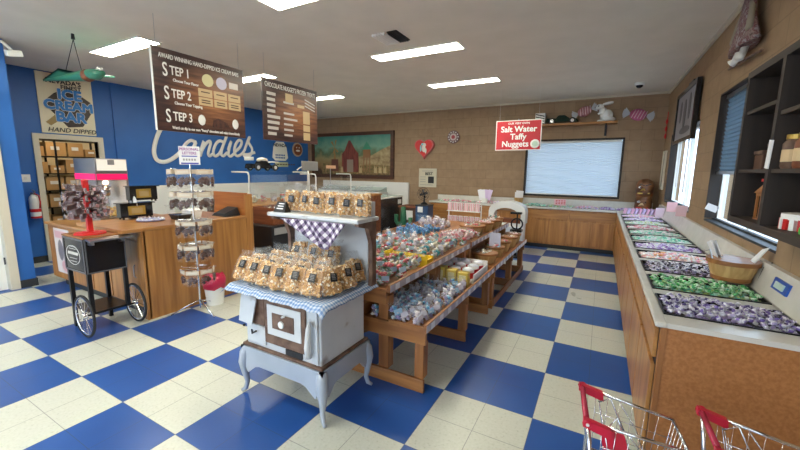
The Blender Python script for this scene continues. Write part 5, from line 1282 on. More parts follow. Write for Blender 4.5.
# black box with crate on a stand
t = thing('black_cooler', 'black box shaped cooler on a low stand beyond the checkout counter', 'cooler', (-4.35, 3.85, 0))
b = NB(); box(b, -4.64, -4.06, 3.58, 4.12, .3, .75, bev=.012); obj('body', b, 'black', t)
b = NB(); box(b, -4.06, -4.05, 3.62, 4.08, .62, .72); obj('control_panel', b, 'grey', t); b = NB()
for k in range(3): lathe(b, [(.02, 0), (.018, .02)], (-4.05, 3.9+k*.06, .67), 12, axis='x')
obj('knob', b, 'chrome', t)
b = NB(); box(b, -4.62, -4.08, 3.6, 4.1, .26, .3)
for x in (-4.6, -4.1):
    for y in (3.62, 4.08): box(b, x-.015, x+.015, y-.015, y+.015, 0, .26)
obj('stand', b, 'blackm', t)
t = thing('wooden_crate', 'reddish brown wooden crate standing on the black cooler', 'crate', (-4.35, 3.85, .751))
b = NB(); box(b, -4.56, -4.14, 3.68, 4.06, .751, .765); box(b, -4.56, -4.14, 3.68, 3.695, .765, 1.0); box(b, -4.56, -4.14, 4.045, 4.06, .765, 1.0); obj('floor_and_ends', b, 'crate', t)
for k in range(3):
    b = NB(); z = .768+k*.079; box(b, -4.152, -4.14, 3.695, 4.045, z, z+.073); box(b, -4.56, -4.548, 3.695, 4.045, z, z+.073); obj('slat', b, 'crate', t)
# cactus, crate with tag, antique blue fan cabinet
t = thing('cactus_cutout', 'dark green wooden cactus figure beside the dark cabinet', 'cactus', (-3.75, 6.95, 0))
b = NB(); tube(b, [(-3.75, 6.95, 0), (-3.75, 6.95, .55), (-3.75, 6.95, .78)], [.07, .07, .05], 10); tube(b, [(-3.75, 6.95, .4), (-3.9, 6.95, .4), (-3.93, 6.95, .45), (-3.93, 6.95, .6)], .045, 8); tube(b, [(-3.75, 6.95, .35), (-3.6, 6.95, .36), (-3.58, 6.95, .42), (-3.58, 6.95, .55)], .045, 8)
obj('cactus', b, 'green', t, True); b = NB(); box(b, -3.9, -3.6, 6.85, 7.05, 0, .02); obj('base', b, 'brown', t)
t = thing('brown_chest', 'brown wooden chest with a white paper tag near the back counter', 'chest', (-3.85, 7.5, 0))
b = NB(); box(b, -4.05, -3.62, 7.3, 7.7, 0, .72, bev=.01); obj('body', b, 'brown', t); b = NB(); box(b, -4.07, -3.6, 7.28, 7.72, .72, .76, bev=.006); obj('lid', b, 'crate', t)
b = NB(); box(b, -3.9, -3.7, 7.292, 7.3, .45, .66); obj('tag', b, 'paper', t)
t = thing('blue_cabinet', 'small dark blue cabinet with a white tag left of the back counter', 'cabinet', (-3.4, 7.3, 0))
b = NB(); box(b, -3.56, -3.26, 7.15, 7.45, .05, .8, bev=.01); obj('body', b, c('navy cabinet', (.03, .07, .16), .3), t)
b = NB(); box(b, -3.57, -3.25, 7.14, 7.46, .8, .82); box(b, -3.55, -3.27, 7.16, 7.44, 0, .05); obj('top_and_plinth', b, 'black', t)
b = NB(); box(b, -3.5, -3.38, 7.138, 7.15, .66, .78); obj('tag', b, 'paper', t)
b = NB(); box(b, -3.52, -3.3, 7.135, 7.15, .15, .6); obj('door', b, c('blue door', (.05, .12, .25), .3), t)
t = thing('antique_fan', 'antique black wire fan standing on the dark blue cabinet', 'fan', (-3.42, 7.3, .821))
b = NB(); lathe(b, [(.09, 0), (.07, .03), (.02, .06), (.015, .16)], (-3.42, 7.3, .821), 16); obj('base', b, 'blackm', t, 'auto')
b = NB()
for r_ in (.14, .1, .05): tube(b, [(-3.42+r_*cos(a*pi/10), 7.25, 1.06+r_*sin(a*pi/10)) for a in range(20)], .004, 5, closed=True)
for k in range(10): a = k*pi/5; tube(b, [(-3.42, 7.245, 1.06), (-3.42+.14*cos(a), 7.25, 1.06+.14*sin(a))], .003, 5)
obj('cage', b, 'blackm', t)
for k in range(4):
    b = NB(); a = k*pi/2+.3; ball(b, (-3.42+.06*cos(a), 7.275, 1.06+.06*sin(a)), (.045, .006, .03), rot=(.2, -a, 0)); obj('blade', b, 'darksteel', t, True)
b = NB(); lathe(b, [(.03, 0), (.035, .06)], (-3.42, 7.28, 1.06), 14, axis='y'); obj('motor', b, 'blackm', t)
# white antique range with an arched opening
t = thing('white_range', 'white enamel antique range with arched shelf standing before the back counter', 'stove', (-1.65, 7.1, 0))
b = NB(); box(b, -2.0, -1.22, 6.95, 7.35, .18, .62, bev=.02)
arch = [(-2.02, .62), (-2.02, .86)]+[(-1.6+.42*cos(a), .86+.2*sin(a)) for a in [pi-k*pi/10 for k in range(11)]]+[(-1.18, .62), (-1.28, .62), (-1.28, .8)]+[(-1.62+.26*cos(a), .82+.1*sin(a)) for a in [k*pi/8 for k in range(9)]]+[(-1.9, .8), (-1.9, .62)]
prism(b, arch, 6.97, 7.3, 'xz'); obj('body', b, 'whiteg', t, 'auto')
b = NB(); box(b, -1.9, -1.28, 7.0, 7.28, .625, .7); obj('shelf_board', b, 'crate', t); b = NB(); box(b, -1.85, -1.35, 7.05, 7.25, .84, .87); obj('inner_shelf', b, 'pine_x', t)
for x in (-1.95, -1.27):
    for y in (7.0, 7.3): 
        b = NB(); tube(b, [(x, y, .18), (x, y, .1), (x*1.0, y, 0)], [.035, .02, .025], 8); obj('leg', b, 'whiteg', t, True)
b = NB(); box(b, -1.6, -1.3, 6.935, 6.95, .3, .55, bev=.006); obj('oven_door', b, c('pale blue enamel', (.5, .56, .66), .3), t)
t.scale = (.82, .82, .96); t.location = (-1.58, 7.1, 0)
t = thing('iron_scale', 'black cast iron scale frame standing in front of the white range', 'scale', (-1.3, 6.8, 0))
b = NB(); tube(b, [(-1.3+.1*cos(a*pi/8), 6.8, .62+.1*sin(a*pi/8)) for a in range(16)], .014, 8, closed=True); box(b, -1.4, -1.2, 6.72, 6.88, .48, .52); tube(b, [(-1.3, 6.8, .52), (-1.3, 6.8, .8)], .014, 8); box(b, -1.42, -1.22, 6.75, 6.85, .8, .84, bev=.01)
obj('frame', b, 'blackm', t, 'auto'); b = NB(); tube(b, [(-1.3, 6.8, .02), (-1.3, 6.8, .48)], .02, 8); lathe(b, [(.13, 0), (.1, .03)], (-1.3, 6.8, 0), 16); obj('pedestal', b, 'blackm', t)

# ================================================================== CANDY BAGS
def bag_proto(name, lab, cols, w=.1, d=.05, h=.12, n=16, seed=1, header=None, cat='candy bag'):
    rs = random.Random(seed); t = thing(name, lab, cat, (0, 0, 0))
    bm = NB()
    for _ in range(n): taffy_bm(bm, (rs.uniform(-w*.36, w*.36), rs.uniform(-d*.3, d*.3), rs.uniform(.012, h*.72)), .04, .0125, rs.uniform(0, 6.28), rs.uniform(-1, 1), rs.randrange(len(cols)), 6)
    obj('candy', bm, [c('k%.2f%.2f%.2f' % q, q) for q in cols], t, True)
    bm = NB(); R = [(0, .35, .5), (.2, .5, .95), (.55, .5, 1), (.75, .46, .7), (.88, .4, .2), (1., .52, .12)]
    rings = []
    for u, a, e in R: rings.append([bm.verts.new((w*a*cos(2*pi*k/12)*(1+rs.uniform(-.06, .06)), d*.55*e*sin(2*pi*k/12)*(1+rs.uniform(-.1, .1)), h*u+rs.uniform(-.003, .003))) for k in range(12)])
    for A, B in zip(rings, rings[1:]):
        for k in range(12): bm.faces.new((A[k], A[(k+1) % 12], B[(k+1) % 12], B[k]))
    bm.faces.new(list(reversed(rings[0]))); obj('film', bm, 'film', t)
    if header:
        b = NB(); box(b, -w*.3, w*.3, -d*.56, -d*.5, h*.3, h*.6); obj('label', b, c('bl%.2f%.2f%.2f' % header, header), t)
    return t
WHT = (.8, .8, .82)
BP = dict(
    blue=bag_proto('candy_bag', 'x', [(.1, .36, .62), (.4, .62, .78), WHT, (.3, .27, .5)], seed=1, header=(.35, .6, .8)),
    clear=bag_proto('candy_bag', 'x', [(.5, .45, .62), (.25, .23, .36), WHT, (.75, .68, .72)], seed=2, header=(.7, .7, .8)),
    red=bag_proto('candy_bag', 'x', [(.55, .02, .05), (.6, .15, .2), WHT, (.1, .3, .25)], seed=3),
    mixed=bag_proto('candy_bag', 'x', [(.4, .5, .6), WHT, (.62, .12, .14), (.2, .38, .2), (.6, .52, .3)], seed=4, header=(.4, .55, .7)),
    teal=bag_proto('candy_bag', 'x', [(.04, .33, .4), WHT, (.35, .5, .52), (.65, .5, .35)], seed=5),
    orange=bag_proto('candy_bag', 'x', [(.8, .25, .12), WHT, (.8, .5, .4), (.75, .3, .35)], seed=6),
    bright=bag_proto('candy_bag', 'x', [(.02, .3, .75), (.1, .45, .8), (.05, .2, .5)], seed=7),
    cream=bag_proto('candy_bag', 'x', [(.68, .62, .45), WHT, (.6, .52, .38)], seed=8),
    pinks=bag_proto('candy_bag', 'x', [(.75, .3, .4), WHT, (.8, .6, .62)], seed=9, header=(.8, .5, .52)),
)
used = set()
def place_bag(kind, x, y, z, lab, grp, rs, lean=.35, sc=1., rz=None):
    p = BP[kind]
    rot = (rs.uniform(-lean, lean)-.1, rs.uniform(-lean, lean)*.7, rs.uniform(-.5, .5) + (1.2 if rz is None else rz))
    if kind not in used: used.add(kind); o = p; o.location = (x, y, z); o.rotation_euler = rot
    else: o = dup(p, (x, y, z), rot)
    o.scale = (sc,)*3; o['label'] = lab; o['group'] = grp
    return o
def bag_field(kinds, x0, x1, y0, y1, z, nx, ny, lab, grp, seed, sc=1., lean=.35, hump=0):
    rs = random.Random(seed)
    for j in range(ny):
        for i in range(nx):
            x = x0+(i+.5+rs.uniform(-.25, .25))*(x1-x0)/nx; y = y0+(j+.5+rs.uniform(-.25, .25))*(y1-y0)/ny
            place_bag(rs.choice(kinds), x, y, z+hump*rs.random(), lab, grp, rs, lean, sc*rs.uniform(.92, 1.1))

# ================================================================== DISPLAY TABLES
def display_table(y0, y1, lab, end):
    t = thing('display_table', lab, 'display table', (-1.6, (y0+y1)/2, 0))
    for y in (y0+.01, y0+(y1-y0)*.52, y1-.09)[: 2 if end else 3]:
        b = NB(); box(b, -1.07, -1.0, y, y+.08, .09, .36, bev=.004); obj('leg', b, 'pine', t)
        b = NB(); box(b, -1.375, -1.29, y, y+.08, .09, .66, bev=.004); obj('leg', b, 'pine', t)
        b = NB(); box(b, -2.3, -2.215, y, y+.08, .09, .66, bev=.004); obj('leg', b, 'pine', t)
        b = NB(); box(b, -2.4, -.985, y-.025, y, .0, .1, bev=.006); obj('foot_beam', b, 'pine_x', t)
        b = NB(); box(b, -1.75, -.975, y-.025, y, .365, .468, bev=.004); obj('side_beam', b, 'pine_x', t)
        b = NB(); box(b, -2.4, -1.3, y-.025, y, .6, .705, bev=.004); obj('side_beam', b, 'pine_x', t)
    b = NB(); tube(b, [(-1.4, y0+.04, .4), (-1.9, y0+.04, .12)], .02, 4); obj('brace', b, 'pine_x', t)
    b = NB(); box(b, -1.5, -.98, y0-.02, y1, .462, .48); obj('low_shelf', b, 'pine_y', t)
    b = NB(); box(b, -1.52, -1.495, y0-.02, y1, .47, .58); obj('shelf_back', b, 'pine_y', t)
    b = NB(); box(b, -2.45, -1.27, y0-.02, y1, .7, .718); obj('high_shelf', b, 'pine_y', t)
    for x, z in ((-.98, .462), (-1.27, .7)):
        b = NB(); box(b, x, x+.018, y0-.03, y1, z, z+.062); rm = obj('shelf_rim', b, 'pine_y', t)
        b = NB(); box(b, x+.018, x+.021, y0-.03, y1, z+.006, z+.056); obj('price_strip', b, 'strip', rm)
        n = int((y1-y0)/.15)
        for k in range(n):
            yy = y0+.04+k*(y1-y0)/n; b = NB(); box(b, x+.021, x+.0235, yy, yy+.06, z+.008, z+.052, rot=(.0, 0, 0)); obj('price_tag', b, 'tag', rm)
    b = NB(); box(b, -2.47, -2.45, y0-.02, y1, .7, .78); obj('shelf_rim', b, 'pine_y', t)
    b = NB(); box(b, -1.27, -.98, y0-.02, y0-.004, .48, .5); obj('end_strip', b, 'pine_x', t)
    return t
display_table(2.17, 3.93, 'two tier pine display table nearest the camera, behind the enamel stove', False)
T2 = display_table(4.02, 5.88, 'two tier pine display table farther back along the aisle', False)
b = NB(); box(b, -1.0, -.98, 4.04, 5.85, .02, .1, bev=.004); obj('stretcher', b, 'pine_y', T2)

L1, L2 = .481, .719
bag_field(['blue', 'blue', 'clear'], -1.44, -1.2, 2.18, 2.6, L1, 3, 6, 'blue and white candy bag at the near left of the lowest shelf', 'blue candy bags on the low shelf', 31, 1.0, hump=.02)
bag_field(['blue', 'clear', 'clear'], -1.2, -1.0, 2.2, 2.7, L1, 2, 6, 'pale blue and clear candy bag along the rim of the low shelf, nearest table', 'pale candy bags by the rim of the low shelf', 32, .95)
bag_field(['clear', 'clear', 'blue'], -1.44, -1.0, 2.7, 3.16, L1, 5, 5, 'clear bag of lilac and white candy in the middle of the low shelf, nearest table', 'lilac candy bags on the low shelf', 33, .9)
# gold boxes and white tray at the far end of the low shelf
gold = c('gold box', (.62, .45, .08), .3)
for k in range(4):
    t = thing('gold_box', ['gold candy box with pale front, first from the upright on the low shelf', 'gold candy box, second from the upright on the low shelf', 'gold candy box, third from the upright on the low shelf', 'gold candy box, nearest the rim of the low shelf'][k], 'box', (-1.42+.115*k, 3.22, L1))
    x = -1.42+.115*k; b = NB(); box(b, x-.05, x+.05, 3.18, 3.26, L1, L1+[.19, .17, .155, .14][k], bev=.004); obj('body', b, gold, t)
    b = NB(); box(b, x-.032, x+.032, 3.177, 3.18, L1+.02, L1+[.16, .14, .13, .115][k]); obj('label', b, c('gold label', (.7, .62, .35)), t)
t = thing('display_tray', 'white open cardboard tray holding red labelled cups on the low shelf', 'tray', (-1.22, 3.56, L1))
b = NB(); box(b, -1.45, -1.02, 3.34, 3.82, L1, L1+.006); hexa(b, [(-1.45, 3.81, L1+.006), (-1.02, 3.81, L1+.006), (-1.02, 3.82, L1+.006), (-1.45, 3.82, L1+.006)], [(-1.45, 3.84, L1+.12), (-1.02, 3.84, L1+.12), (-1.02, 3.85, L1+.12), (-1.45, 3.85, L1+.12)]); box(b, -1.46, -1.45, 3.34, 3.82, L1, L1+.13); box(b, -1.02, -1.01, 3.34, 3.82, L1, L1+.09); obj('tray', b, 'paper', t)
cup = None
rs = random.Random(3)
for i in range(3):
    for j in range(3):
        x, y = -1.37+i*.14, 3.4+j*.16
        if cup is None:
            cup = thing('candy_cup', 'white cup with red label standing in the white cardboard tray', 'cup', (0, 0, 0), 'red labelled cups in the white tray')
            b = NB(); lathe(b, [(.032, 0), (.042, .08), (.038, .08), (.028, .004)], (0, 0, 0), 16); obj('cup', b, 'whiteg', cup, 'auto')
            b = NB(); lathe(b, [(.035, .02), (.0415, .062)], (0, 0, 0), 16); obj('label', b, 'redp', cup, 'auto')
            b = NB(); ball(b, (0, 0, .08), (.036, .036, .015)); obj('lid', b, c('cup lid', (.72, .72, .8), .2), cup, True); o = cup
        else: o = dup(cup, (0, 0, 0))
        o.location = (x, y, L1+.0065); o.scale = (1.45, 1.45, 1.45)
# nearest table, upper shelf
bag_field(['mixed', 'mixed', 'red', 'cream'], -1.75, -1.3, 2.2, 2.8, L2, 5, 6, 'mixed red, white and cream candy bag at the near end of the upper shelf', 'mixed candy bags at the near end of the upper shelf', 41, 1.05, hump=.04)
bag_field(['red', 'red', 'blue'], -2.35, -1.9, 2.25, 2.75, L2, 4, 4, 'red and white candy bag on the far side of the upper shelf, behind the stove', 'red candy bags behind the stove', 42, 1.05, hump=.03)
bag_field(['blue', 'teal', 'red'], -2.35, -1.85, 2.8, 3.3, L2, 4, 4, 'blue or red candy bag in the middle of the far side of the upper shelf', 'blue and red bags on the far side of the upper shelf', 43, 1.05, hump=.03)
t = thing('yellow_box', 'bright yellow open display box on the upper shelf of the nearest table', 'box', (-1.5, 2.9, L2))
b = NB()
box(b, -1.72, -1.29, 2.84, 2.852, L2, L2+.1); box(b, -1.72, -1.29, 2.97, 2.982, L2, L2+.08); box(b, -1.732, -1.72, 2.84, 2.982, L2, L2+.1); box(b, -1.302, -1.29, 2.852, 2.97, L2, L2+.07); box(b, -1.72, -1.3, 2.85, 2.97, L2, L2+.006); obj('box', b, 'yellow', t)
b = NB(); box(b, -1.6, -1.4, 2.837, 2.84, L2+.03, L2+.075); obj('print', b, c('yellow print', (.85, .78, .4)), t)
bag_field(['cream', 'mixed'], -1.68, -1.34, 2.86, 2.96, L2+.008, 4, 1, 'cream coloured candy bag inside the yellow display box', 'bags in the yellow box', 44, .8, .15)
bag_field(['mixed', 'cream', 'teal', 'clear'], -1.75, -1.3, 3.02, 3.55, L2, 5, 5, 'white and teal candy bag behind the yellow box on the upper shelf', 'white and teal candy bags on the upper shelf', 45, 1.05, hump=.05)
bag_field(['teal', 'mixed', 'clear'], -1.75, -1.3, 3.55, 3.9, L2, 5, 3, 'teal and clear candy bag at the far end of the nearest upper shelf', 'teal candy bags at the far end of the nearest upper shelf', 46, 1.0, hump=.04)
bag_field(['clear', 'mixed', 'blue'], -2.35, -1.85, 3.35, 3.9, L2, 4, 4, 'pale candy bag on the far side of the upper shelf near the table joint', 'pale bags on the far side of the upper shelf', 47, 1.0, hump=.04)
# far table, upper shelf
bag_field(['orange', 'mixed', 'pinks'], -1.7, -1.3, 4.05, 4.5, L2, 4, 4, 'orange and white candy bag at the near end of the far table', 'orange candy bags on the far table', 48, 1.0, hump=.04)
bag_field(['bright'], -2.35, -1.9, 4.1, 4.6, L2, 4, 4, 'bright blue candy bag on the far side of the far table', 'bright blue candy bags on the far table', 49, 1.05, hump=.04)
bag_field(['clear'], -2.35, -1.95, 4.8, 5.2, L2, 4, 3, 'lilac candy bag behind the bright blue ones on the far table', 'lilac candy bags on the far table', 50, 1.1, hump=.08)
def bushel(x, y, z, r, h, lab, kinds, n, cl, seed, grp=None):
    t = thing('bushel_basket', lab, 'basket', (x, y, z))
    b = NB(); lathe(b, [(r*.78, 0), (r*.9, h*.5), (r, h), (r*.95, h), (r*.84, h*.5), (r*.72, .006)], (x, y, z+.001), 22); obj('body', b, 'bushel', t, 'auto')
    b = NB(); lathe(b, [(r*1.0, h*.86), (r*1.05, h*.86), (r*1.05, h*1.03), (r*.98, h*1.03)], (x, y, z), 22); obj('rim', b, 'pine_x', t, 'auto')
    rs = random.Random(seed)
    for k in range(n):
        a = k*2.4; q = r*.6*math.sqrt((k+.5)/n); place_bag(rs.choice(kinds), x+q*cos(a), y+q*sin(a), z+h*.45+rs.uniform(0, .03), cl, grp or cl[:40]+' group', rs, .4, .85)
    return t
bushel(-1.48, 4.72, L2, .17, .13, 'widest bushel basket of striped candy bags, upper shelf of the far table', ['cream', 'mixed', 'pinks'], 10, 'pale striped candy bag heaped in the widest basket of the far table', 61)
bushel(-1.42, 5.08, L2, .13, .13, 'bushel basket of red and white bags, second on the upper shelf of the far table', ['orange', 'pinks'], 7, 'red and white bag heaped in the second basket of the upper far shelf', 62)
bushel(-1.4, 5.4, L2, .13, .13, 'bushel basket of red bags, third on the upper shelf of the far table', ['red', 'pinks'], 7, 'red bag heaped in the third basket of the upper far shelf', 63)
bushel(-1.42, 5.7, L2, .12, .13, 'bushel basket at the far end of the upper shelf of the far table', ['red', 'cream'], 6, 'red or cream bag in the last basket of the upper far shelf', 64)
bushel(-1.16, 4.25, L1, .14, .12, 'plain bushel basket at the near end of the low shelf of the far table', ['cream'], 5, 'cream bag low inside the nearest low shelf basket of the far table', 65)
bushel(-1.14, 4.62, L1, .12, .13, 'bushel basket with a white paper card standing in it, low shelf of the far table', ['pinks', 'mixed'], 6, 'pink and white bag in the basket with the white card', 66)
bushel(-1.14, 4.98, L1, .12, .14, 'bushel basket behind the one with the white card, low shelf of the far table', ['cream', 'mixed'], 6, 'pale bag in the third low shelf basket of the far table', 67)
bushel(-1.13, 5.36, L1, .13, .15, 'tallest bushel basket toward the end of the low shelf of the far table', ['cream'], 6, 'cream bag in the tallest low shelf basket of the far table', 68)
bushel(-1.14, 5.7, L1, .12, .14, 'last bushel basket at the far end of the low shelf', ['cream', 'pinks'], 6, 'cream or pink bag in the last low shelf basket', 69)
b = NB(); box(b, -1.21, -1.07, 4.6, 4.606, L1+.1, L1+.31, rot=(.08, 0, .2)); obj('paper_card', b, c('card lavender', (.66, .68, .82)), label='blank white paper card standing in a basket on the far low shelf', cat='card')
# packets rack and papers beyond the far table
t = thing('packet_rack', 'white wire rack of pink and white striped packets beyond the far display table', 'rack', (-2.1, 6.2, 0))
b = NB()
for x in (-2.4, -1.8): tube(b, [(x, 6.2, 0), (x, 6.2, .98)], .01, 6)
for z in (.15, .45, .72, .96): tube(b, [(-2.4, 6.2, z), (-1.8, 6.2, z)], .006, 6); box(b, -2.4, -1.8, 6.08, 6.2, z-.1, z-.092)
box(b, -2.42, -2.38, 6.0, 6.4, 0, .015); box(b, -1.82, -1.78, 6.0, 6.4, 0, .015); obj('frame', b, 'white', t)
pp = None
for z, lv in ((.86, 'upper'), (.62, 'middle')):
    for k in range(6):
        x = -2.35+k*.1
        if pp is None:
            pp = thing('striped_packet', '', 'packet', (0, 0, 0))
            b = NB(); box(b, -.043, .043, -.015, .015, 0, .15, bev=.006); obj('packet', b, c('packet white', (.75, .7, .7)), pp)
            b = NB()
            for s in (-.03, 0, .03): box(b, s-.006, s+.006, -.0165, -.0155, .008, .142)
            obj('stripe', b, c('packet stripe', (.7, .25, .3)), pp); o = pp
        else: o = dup(pp, (0, 0, 0))
        o.location = (x, 6.13, z+.008); o['label'] = 'pink and white striped packet on the %s shelf of the white wire rack' % lv; o['group'] = 'striped packets, %s shelf' % lv
        o.location.z = {'upper': .868, 'middle': .628}[lv]
t = thing('paper_bouquet', 'fan of white and lilac paper sheets standing on the back counter', 'papers', (-2.3, 8.15, CT))
b = NB(); lathe(b, [(.06, 0), (.07, .1), (.06, .1), (.05, .01)], (-2.3, 8.15, CT+.001), 14); obj('holder', b, 'white', t)
for k, (dx, r_, col) in enumerate(((-.1, -.25, (.85, .85, .9)), (-.04, -.1, (.85, .85, .9)), (.03, .08, (.7, .55, .8)), (.1, .25, (.75, .6, .85)))):
    b = NB(); box(b, -2.3+dx-.045, -2.3+dx+.045, 8.14+k*.008, 8.144+k*.008, CT+.06, CT+.3, rot=(0, r_, 0)); obj('sheet', b, c('sheet%d' % k, col), t)
for k, (x, y) in enumerate(((-4.35, 3.78), (-4.3, 3.93))):
    pass
nm = ['nearest', 'second', 'third', 'fourth', 'fifth', 'last']
for k in range(6):
    rs = random.Random(70+k); place_bag(['clear', 'cream', 'orange', 'clear', 'mixed', 'cream'][k], -5.45, 4.2+k*.23, .952, 'clear candy bag behind the near glass guard, %s in the row' % nm[k], 'bags behind the near guard', rs, .15, 1.35)
for k in range(3):
    rs = random.Random(80+k); place_bag(['cream', 'clear', 'orange'][k], -4.35+.02*k, 3.78+k*.11, .84, ['pale bag at the near end of the reddish crate', 'clear bag in the middle of the reddish crate', 'orange bag at the far end of the reddish crate'][k], 'bags in the reddish crate', rs, .2, 1.6)

# ================================================================== ENAMEL STOVE WITH POPCORN
t = thing('antique_stove', 'antique blue grey enamel stove on curved legs, draped with checked cloth', 'stove', (-1.75, 1.79, 0))
x0, x1, y0, y1 = -2.07, -1.4, 1.57, 2.03
b = NB(); box(b, x0, x1, y0, y1, .37, .775, bev=.012); obj('body', b, 'enamel', t)
b = NB(); box(b, x0-.02, x1+.02, y0-.02, y1+.02, .36, .378, bev=.004); obj('rusty_base_line', b, 'rust', t)
# base apron and legs
def apron(ax):
    L_ = (x0-.03, x1+.03) if ax == 'x' else (y0-.03, y1+.03); a, e = L_
    pts = [(a, .36), (a, .28)]+[(a+.06+(e-a-.12)*k/16, .17+.07*min(1, 2.2*math.sin(pi*k/16))) for k in range(17)]+[(e, .28), (e, .36)]
    return pts
b = NB()
prism(b, apron('x'), y0-.03, y0-.005, 'xz'); prism(b, apron('x'), y1+.005, y1+.03, 'xz'); prism(b, apron('y'), x1+.005, x1+.03, 'yz'); prism(b, apron('y'), x0-.03, x0-.005, 'yz'); box(b, x0-.02, x1+.02, y0-.02, y1+.02, .3, .36)
obj('apron', b, 'enamel_base', t, 'auto')
for sx, x in ((-1, x0), (1, x1)):
    for sy, y in ((-1, y0), (1, y1)):
        b = NB(); P = [(x+sx*.0, y+sy*.0, .35), (x+sx*.012, y+sy*.012, .3), (x+sx*.022, y+sy*.02, .23), (x+sx*.018, y+sy*.015, .15), (x+sx*.008, y+sy*.008, .08), (x+sx*.02, y+sy*.015, .03), (x+sx*.045, y+sy*.03, .012)]
        tube(b, P, [.03, .038, .036, .024, .016, .016, .011], 10); obj('leg', b, 'enamel_base', t, True)
# front: left column with hanging flap and small drawer, oven door, handle
yf = y0
b = NB(); box(b, x0+.02, x0+.2, yf-.012, yf, .4, .53, bev=.004); dd = obj('lower_door', b, 'enamel', t)
b = NB(); tube(b, [(x0+.07, yf-.014, .485), (x0+.1, yf-.035, .475), (x0+.14, yf-.035, .5)], .006, 6); ball(b, (x0-.01, yf-.01, .5), .01); obj('latch', b, 'black', dd)
b = NB(); box(b, x0+.03, x0+.19, yf-.008, yf, .535, .72); obj('rusty_panel', b, 'rust', t)
b = NB(); hexa(b, [(x0-.03, yf-.035, .54), (x0+.11, yf-.045, .54), (x0+.11, yf-.038, .54), (x0-.03, yf-.028, .54)], [(x0, yf-.03, .73), (x0+.15, yf-.03, .73), (x0+.15, yf-.02, .73), (x0, yf-.02, .73)]); obj('enamel_flap', b, 'enamel', t)
ox0, ox1 = x0+.2, x1-.11
b = NB(); box(b, ox0, ox1, yf-.016, yf, .43, .745, bev=.006); od = obj('oven_door', b, 'rust', t, label='rusty brown oven door with cream enamel inset')
b = NB(); box(b, ox0+.035, ox1-.03, yf-.022, yf-.016, .5, .705, bev=.003); obj('enamel_inset', b, c('cream enamel', (.66, .67, .66), .3), od)
b = NB(); box(b, ox0+.085, ox1-.085, yf-.027, yf-.022, .55, .655, bev=.002); obj('inner_plate', b, 'rust', od)
b = NB(); lathe(b, [(.022, -.036), (.024, -.027)], ((ox0+ox1)/2-.01, yf, .592), 16, axis='y'); tube(b, [((ox0+ox1)/2, yf-.03, .645), ((ox0+ox1)/2+.04, yf-.05, .665)], .007, 6); obj('dial', b, 'white', od)
b = NB(); box(b, ox0+.18, ox1-.04, yf-.01, yf, .385, .425); obj('ash_slot', b, 'black', t)
b = NB(); tube(b, [(x1-.075, yf-.03, .43), (x1-.075, yf-.035, .5), (x1-.07, yf-.03, .62), (x1-.07, yf-.02, .66)], [.02, .022, .016, .008], 8); obj('white_handle', b, c('cream enamel', (.66, .67, .66), .3), t, True)
b = NB(); tube(b, [(x1-.02, yf-.01, .39), (x1-.02, yf-.01, .73)], .008, 8); obj('corner_rod', b, 'enamel', t)
# cooktop and cloth
b = NB(); box(b, -2.165, -1.34, 1.52, 2.05, .772, .788, bev=.004); obj('cooktop', b, 'black', t)
# uprights and shelf
b = NB(); box(b, -2.08, -1.37, 2.03, 2.045, .79, 1.24); obj('back_panel', b, 'enamel', t)
b = NB()
P = [(2.035, 1.24), (1.83, 1.24), (1.83, 1.215), (1.94, 1.19), (1.985, 1.08), (1.99, .9), (1.98, .79), (2.035, .79)]
b.free()
for x in (-2.08, -1.335): b = NB(); prism(b, P, x, x+.03, 'yz'); obj('shelf_bracket', b, 'rust', t)
b = NB(); box(b, -2.09, -1.29, 1.8, 2.05, 1.235, 1.262, bev=.008); obj('warming_shelf', b, 'enamel', t)
b = NB(); tube(b, [(-2.09, 1.815, 1.26), (-1.32, 1.815, 1.26)], .004, 6); box(b, -1.345, -1.32, 1.96, 2.045, 1.262, 1.36); obj('end_plate', b, 'enamel', t)
def uvcloth(name, P, ms, label, cat, usc=1.):
    """P[i][j] grid of points"""
    bm = NB(); uv = bm.loops.layers.uv.new('uv'); V = [[bm.verts.new(p) for p in r] for r in P]
    U = []; 
    for i in range(len(P)-1):
        for j in range(len(P[0])-1):
            f = bm.faces.new((V[i][j], V[i][j+1], V[i+1][j+1], V[i+1][j]))
            for l, (a, e) in zip(f.loops, ((i, j), (i, j+1), (i+1, j+1), (i+1, j))): l[uv].uv = (e/(len(P[0])-1)*usc, a/(len(P)-1)) if name != 'checked_napkin' else (P[a][e][0]*1.6+P[a][e][2]*1.6, P[a][e][0]*1.6-P[a][e][2]*1.6)
    o = obj(name, bm, ms, None, True, label, cat)
    md = o.modifiers.new('thick', 'SOLIDIFY'); md.thickness = .003
    return o
rs = random.Random(1)
def cl(u, v):
    x = -2.2+u*.9; y = 1.475+v*.585; z = .797
    if v < .07: z -= (.07-v)*.4
    if u > .955: z -= (u-.955)*.7
    if u < .04: z -= (.04-u)*.9
    return (x+.004*sin(v*40)*(u < .1 or u > .92), y+.006*sin(u*55)*(v < .1), z+.003*sin(u*40))
uvcloth('checked_cloth', [[cl(u/40, v/24) for u in range(41)] for v in range(25)], 'gingham', 'blue and white checked cloth covering the stove top', 'cloth', 1.45)
cloth2 = []
for i in range(13):
    v = i/12; r_ = []
    for j in range(13):
        u = j/12; w_ = .29*(1-v*.92)
        r_.append((-1.66+.12*v+(u-.5)*2*w_, 1.795-.012*sin(u*14), 1.232-v*.18))
    cloth2.append(r_)
uvcloth('checked_napkin', cloth2, checked('purple checks', (.75, .73, .76), (.28, .22, .33), (.05, .035, .08), 9), 'purple and white checked napkin hanging in a point below the stove shelf', 'napkin')
